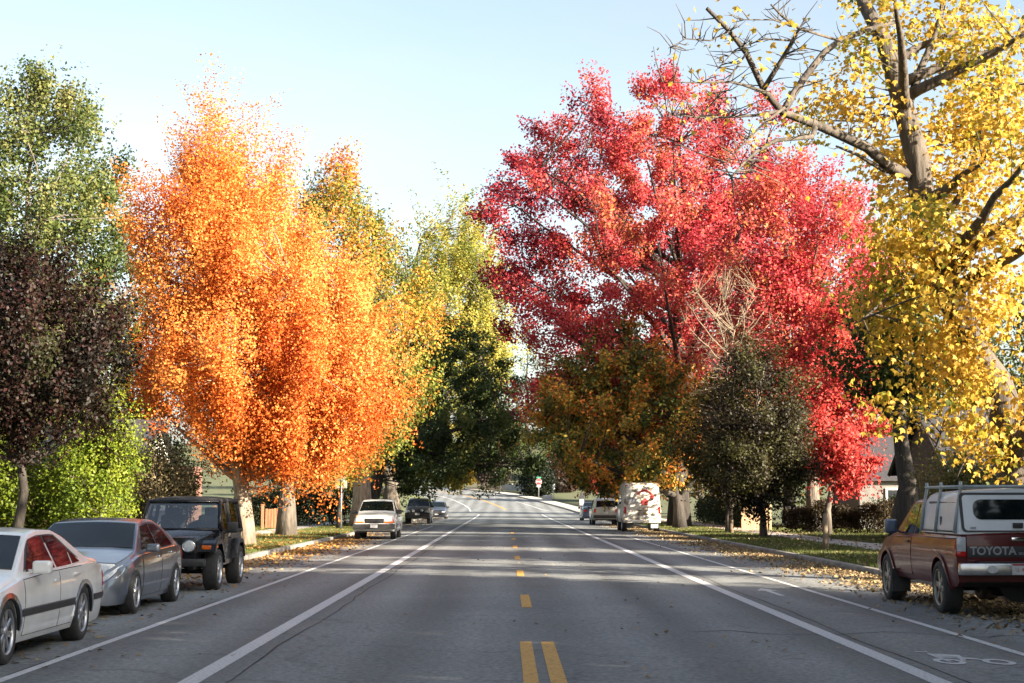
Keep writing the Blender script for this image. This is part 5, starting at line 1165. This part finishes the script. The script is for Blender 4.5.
# wooden gateway on the left verge
rt = root('wooden_fence', (-13.6, 84, gz(-13.6, 84)), 'red-brown wooden fence of boards and posts behind the orange maple trunk', 'fence')
for xx in (-1.6, -.2, .9, 2.3):
    bm = BM(); box(bm, (xx, 0, .62), (.14, .14, 1.3), None, .01); box(bm, (xx, 0, 1.29), (.18, .18, .05), None, .008); obj('post', bm, M['cedar'], rt)
for a, b_ in ((-1.45, -.35), (1.05, 2.15)):
    bm = BM(); k = a
    while k < b_: box(bm, (k + .07, .02 * ((k * 10) % 2 > 1), .58), (.125, .03, 1.0 + .04 * math.sin(k * 9))); k += .15
    for z in (.25, .85): box(bm, ((a + b_) / 2, .05, z), (b_ - a + .1, .04, .09))
    obj('board_panel', bm, M['cedar'], rt)
rt = root('wooden_gate', (12.6, 81, gz(12.6, 81)), 'sunlit orange-brown board gate behind the thin trunks on the right', 'gate')
bm = BM()
for k in range(8): box(bm, (-.55 + k * .155, .01 * (k % 2), .62), (.14, .03, 1.15 + .03 * math.sin(k * 2)))
obj('board_panel', bm, M['pale_wood'], rt)
for sd in (-.7, .7): pbox('post', M['pale_wood'], rt, (sd, 0, .65), (.12, .12, 1.35), .01)
# wooden stump post and a lattice fence
bm = BM(); tube(bm, [(0, 0, -.05), (.01, 0, .4), (.0, .01, .8), (.02, .0, 1.12)], [.10, .085, .08, .075], 9)
o = obj('wooden_post', bm, M['post_wood']); o.location = (9.62, 48.5, gz(9.6, 48.5)); tag(o, 'short weathered wooden post on the right verge', 'post')
rt = root('lattice_fence', (19.6, 90, gz(19.6, 90)), 'white diamond lattice fence on the lawn below the scarlet tree', 'fence')
bm = BM()
for k in range(-13, 26):
    for sg in (-1, 1):
        x0, x1 = k * .16 - 1.5, k * .16 - 1.5 + .85
        a, b_ = (x0, .1), (x1, .95)
        if sg < 0: a, b_ = (x1, .1), (x0, .95)
        q0, q1 = max(min(a[0], b_[0]), -1.9), min(max(a[0], b_[0]), 2.2)
        if q1 - q0 < .05: continue
        f_ = lambda x: a[1] + (b_[1] - a[1]) * (x - a[0]) / (b_[0] - a[0])
        p, q = Vector((q0, .01 * sg, f_(q0))), Vector((q1, .01 * sg, f_(q1))); d = (q - p)
        box(bm, (p + q) / 2, (d.length, .012, .04), Matrix.Rotation(-math.atan2(d.z, d.x), 3, 'Y').to_quaternion())
obj('lattice', bm, M['white_wood'], rt)
bm = BM(); box(bm, (.15, 0, 1.0), (4.3, .06, .09)); box(bm, (.15, 0, .08), (4.3, .06, .09)); obj('rail', bm, M['white_wood'], rt)
for xx in (-1.97, .1, 2.27): pbox('post', M['white_wood'], rt, (xx, 0, .55), (.1, .1, 1.15), .01)
rt = root('board_fence', (16.4, 88, gz(16.4, 88)), 'pale rail fence left of the white lattice', 'fence')
for z in (.35, .75, 1.1): pbox('rail', M['galv'], rt, (0, 0, z), (2.2, .04, .16), .006)
for xx in (-1.0, 0, 1.0): pbox('post', M['post_wood'], rt, (xx, .07, .6), (.1, .1, 1.25), .01)
# street signs
def sign_post(rt, h, r=.03, m='galv'):
    bm = BM(); tube(bm, [(0, 0, -.1), (0, 0, h)], r, 8); return obj('pole', bm, M[m], rt)
rt = root('street_sign', (-8.7, 85, gz(-8.7, 85)), 'blank beige back of a roadside sign on a thin pole by the orange maple', 'sign')
sign_post(rt, 2.75); pbox('sign_plate', M['sign_back'], rt, (-.02, .045, 2.45), (.62, .02, .6), .008)
sx_, sy_ = 5.1, 250
rt = root('stop_sign', (sx_, sy_, gz(sx_, sy_)), 'red octagonal stop sign with small white plate below, far up the road', 'stop sign')
sign_post(rt, 3.3, .05); oc = [(.5 * math.cos(R(22.5 + 45 * k)), .5 * math.sin(R(22.5 + 45 * k))) for k in range(8)]
mt = Matrix.Translation((0, -.07, 2.6)) @ Matrix.Rotation(R(90), 4, 'X')
bm = BM(); prism(bm, [(a * 1.0, b_ * 1.0) for a, b_ in oc], .01, mt); pl = obj('sign_plate', bm, M['sign_white'], rt)
bm = BM(); prism(bm, [(a * .93, b_ * .93) for a, b_ in oc], .008, Matrix.Translation((0, -.082, 2.6)) @ Matrix.Rotation(R(90), 4, 'X')); obj('red_face', bm, M['sign_red'], pl)
text_mesh('lettering', 'STOP', .34, M['sign_white'], pl, Matrix.Translation((0, -.094, 2.6)) @ Matrix.Rotation(R(90), 4, 'X'), .002, .01)
p2 = pbox('small_plate', M['sign_white'], rt, (0, -.08, 1.93), (.62, .02, .3), .01); text_mesh('lettering', 'ALL WAY', .13, M['red_ink'], p2, Matrix.Translation((0, -.093, 1.93)) @ Matrix.Rotation(R(90), 4, 'X'), .002, .004)
pbox('street_name_plate', M['sign_green'], rt, (0, -.02, 3.25), (.75, .02, .2), .006)
def small_sign(nm, x, y, lb, w, h, zc, m):
    rt = root(nm, (x, y, gz(x, y)), lb, 'sign'); sign_post(rt, zc + h / 2, .04); pbox('sign_plate', m, rt, (0, -.06, zc), (w, .02, h), .008); return rt
small_sign('street_sign', -1.6, 290, 'white square sign above the far fence at the bend', .75, .8, 3.0, M['sign_white'])
small_sign('street_sign', 7.3, 245, 'narrow white sign right of the stop sign', .3, .75, 2.0, M['sign_white'])
rt = root('notice_board', (8.35 + 1.3, 205, gz(9.7, 205)), 'dark upright board with a white panel beside the far pavement', 'sign')
bm = BM(); box(bm, (0, 0, .75), (.75, .12, 1.5), None, .03); box(bm, (0, 0, 1.7), (.4, .12, .45), None, .05); obj('board', bm, M['dark_plastic'], rt); pbox('white_panel', M['sign_white'], rt, (0, -.075, .72), (.5, .03, .75), .01)
bm = BM(); wl = [(-1.2, 296), (1.2, 294), (3.4, 290)]
for (a, b_), (c_, d) in zip(wl, wl[1:]):
    ln = math.hypot(c_ - a, d - b_); box(bm, ((a + c_) / 2, (b_ + d) / 2, gz(a, b_) + .5), (ln + .02, .3, 1.2), Matrix.Rotation(math.atan2(d - b_, c_ - a), 3, 'Z').to_quaternion())
tag(obj('retaining_wall', bm, M['concrete']), 'low pale concrete wall at the road bend left of the stop sign', 'wall')
rt = root('picket_fence', (-4.0, 292, gz(-4, 292)), 'dark picket fence beside the far bend', 'fence')
bm = BM()
for k in range(26): box(bm, (-2.8 + k * .24, 0, .75), (.09, .04, 1.5))
obj('pickets', bm, M['trim_dark'], rt); bm = BM(); box(bm, (.2, .05, 1.2), (6.4, .04, .12)); box(bm, (.2, .05, .4), (6.4, .04, .12)); obj('rail', bm, M['trim_dark'], rt)
bm = BM(); yy = 372; tube(bm, [(x, yy + x * .1, gz(x, yy + x * .1) + .7) for x in (-16, -8, 0, 8, 16, 24)], .22, 6); 
for x in range(-16, 25, 4): tube(bm, [(x, yy + x * .1, gz(x, yy + x * .1) - .1), (x, yy + x * .1, gz(x, yy + x * .1) + .7)], .09, 5)
tag(obj('guard_rail', bm, M['galv']), 'pale guard rail along the far hillside', 'rail')
o = tag(obj('boulders', (lambda bm: (box(bm, (6.3, 243, gz(6.3, 243) + .35), (1.6, .9, .8), None, .25, 3), bm)[1])(BM()), M['concrete']), 'pale block of stone under the narrow sign near the stop sign', 'stone'); o.name = 'stone_block'

# ------------------------------------------------------------------ fallen leaves and grass
rg = np.random.default_rng(77)
def ground_h(x, y):
    out = np.empty(len(x))
    for i in range(len(x)):
        o = x[i] - cx(y[i]); out[i] = prof(y[i]) + (crown(o) if abs(o) < KO else .135)
    return out
def scatter(name, x, y, ramp, size, m, flat=1., lift=.012):
    n = len(x); z = ground_h(x, y) + lift
    o = leaf_mesh(name, np.stack([x, y, z], 1), unit(np.stack([rg.normal(0, 1, n), rg.normal(0, 1, n), rg.normal(.05, .12, n)], 1)), unit(rg.normal(0, .22, (n, 3)) + np.array([0, 0, flat])), size * rg.uniform(.6, 1.3, n), ramp_col(ramp, rg.uniform(0, 1, n)), m, None, MAPLE)
    return o
def patchy(x, y, s, th): return (np.sin(x * s + 1.3 * np.sin(y * s * .7)) + np.sin(y * s * 1.1 + 2 * np.sin(x * s * .6)) + rg.normal(0, .6, len(x))) > th
TAN = [(.10, .065, .04), (.20, .13, .07), (.29, .20, .10), (.27, .21, .13), (.34, .26, .10)]
ORL = [(.2, .085, .035), (.34, .15, .035), (.42, .24, .06), (.26, .16, .08)]
n = 5200; yl = 12 + 140 * rg.uniform(0, 1, n) ** 1.5; xl = -7.12 + np.abs(rg.normal(0, 1.0, n)); k = (xl < -4.6) & patchy(xl, yl, 1.1, -1.2)
tag(scatter('fallen_leaves', xl[k], yl[k], TAN, .085, M['dead_leaf']), kind='stuff')
n = 26000; yl = 18 + 90 * rg.uniform(0, 1, n) ** 1.3; xl = 8.12 - np.abs(rg.normal(0, .85, n)); k = (xl > 5.0) & patchy(xl, yl, .8, -1.4)
tag(scatter('fallen_leaves', xl[k], yl[k], TAN, .07, M['dead_leaf'], .6, .02), kind='stuff')
n = 1500; yl = 10 + 80 * rg.uniform(0, 1, n); xl = rg.uniform(-5, 5.6, n); k = patchy(xl, yl, .9, .9)
tag(scatter('fallen_leaves', xl[k], yl[k], TAN, .06, M['dead_leaf']), kind='stuff')
n = 9000; yl = rg.uniform(35, 120, n); xl = rg.uniform(8.35, 17, n); k = patchy(xl, yl, .7, -.2)
tag(scatter('fallen_leaves', xl[k], yl[k], TAN, .09, M['dead_leaf'], .8, .03), kind='stuff')
n = 9000; yl = rg.normal(57, 14, n); xl = -7.4 - np.abs(rg.normal(0, 3.0, n)); k = patchy(xl, yl, .9, -.4)
tag(scatter('fallen_leaves', xl[k], yl[k], ORL, .09, M['dead_leaf'], .8, .03), kind='stuff')
n = 3500; yl = rg.normal(56, 12, n); xl = -7.1 + np.abs(rg.normal(0, .9, n)); k = xl < -4.8
tag(scatter('fallen_leaves', xl[k], yl[k], ORL, .085, M['dead_leaf'], .8, .015), kind='stuff')
def grass(x0, x1, y0, y1, n, seed):
    g = np.random.default_rng(seed); x = g.uniform(x0, x1, n); y = g.uniform(y0, y1, n); z = ground_h(x, y) - .02
    pos = np.stack([x, y, z], 1); ax = unit(np.stack([g.normal(0, .4, n), g.normal(0, .4, n), np.ones(n)], 1))
    T = (np.array([(-.12, 0, 0), (.12, 0, 0), (.02, 1, .15)]), [(0, 1, 2)])
    o = leaf_mesh('grass', pos, ax, unit(g.normal(0, 1, (n, 3))), .085 * g.uniform(.6, 1.4, n), ramp_col([(.06, .09, .02), (.10, .13, .03), (.19, .18, .06)], g.uniform(0, 1, n)), M['leaf'], None, T); tag(o, kind='stuff')
grass(8.33, 11.2, 34, 105, 42000, 1); grass(12.85, 20, 44, 95, 36000, 2); grass(-10.6, -7.35, 36, 105, 42000, 3); grass(-18, -12.3, 45, 100, 26000, 4)

# ------------------------------------------------------------------ light
EL, AZ = R(20.5), math.atan2(.82, -.57)
sv = Vector((math.sin(AZ) * math.cos(EL), math.cos(AZ) * math.cos(EL), math.sin(EL)))
sl = bpy.data.lights.new('sun', 'SUN'); sl.energy = 5.0; sl.angle = R(.5); sl.color = (1, .87, .68)
so = bpy.data.objects.new('sun', sl); COL.objects.link(so); so.rotation_euler = sv.to_track_quat('Z', 'Y').to_euler(); so.location = (0, 0, 60)
w = bpy.data.worlds.new('World'); scene.world = w; w.use_nodes = True
nt = w.node_tree; bg = nt.nodes['Background']; sk = nt.nodes.new('ShaderNodeTexSky'); sk.sky_type = 'NISHITA'; sk.sun_disc = False
sk.sun_elevation = EL; sk.sun_rotation = AZ; sk.dust_density = 2.5; sk.air_density = 1.0; sk.ozone_density = .7
tc = nt.nodes.new('ShaderNodeTexCoord'); mp = nt.nodes.new('ShaderNodeMapping'); mp.inputs['Scale'].default_value = (1.2, 1.2, 5); mp.inputs['Rotation'].default_value = (0, R(12), R(30))
cn = nt.nodes.new('ShaderNodeTexNoise'); cn.inputs['Scale'].default_value = 2.2; cn.inputs['Detail'].default_value = 7; cn.inputs['Roughness'].default_value = .6
cm = nt.nodes.new('ShaderNodeMapRange'); cm.inputs['From Min'].default_value = .35; cm.inputs['From Max'].default_value = .75; cm.inputs['To Min'].default_value = .25; cm.inputs['To Max'].default_value = .62
bw = nt.nodes.new('ShaderNodeRGBToBW'); tn = nt.nodes.new('ShaderNodeMix'); tn.data_type = 'RGBA'; tn.blend_type = 'MULTIPLY'; tn.inputs[0].default_value = 1; tn.inputs[7].default_value = (.98, 1.04, 1.04, 1)
mx = nt.nodes.new('ShaderNodeMix'); mx.data_type = 'RGBA'
nt.links.new(tc.outputs['Generated'], mp.inputs[0]); nt.links.new(mp.outputs[0], cn.inputs[0]); nt.links.new(cn.outputs[0], cm.inputs[0]); nt.links.new(cm.outputs[0], mx.inputs[0])
nt.links.new(sk.outputs[0], bw.inputs[0]); nt.links.new(bw.outputs[0], tn.inputs[6]); nt.links.new(sk.outputs[0], mx.inputs[6]); nt.links.new(tn.outputs[2], mx.inputs[7])
nt.links.new(mx.outputs[2], bg.inputs[0]); bg.inputs['Strength'].default_value = .066
vs = scene.view_settings; vs.view_transform = 'Standard'; vs.look = 'None'; vs.exposure = 2.42; vs.gamma = 1; vs.use_curve_mapping = False
scene.cycles.use_denoising = True
scene.cycles.max_bounces = 6; scene.cycles.transparent_max_bounces = 8; scene.cycles.diffuse_bounces = 3; scene.cycles.glossy_bounces = 3; scene.cycles.transmission_bounces = 3
scene.cycles.caustics_reflective = False; scene.cycles.caustics_refractive = False
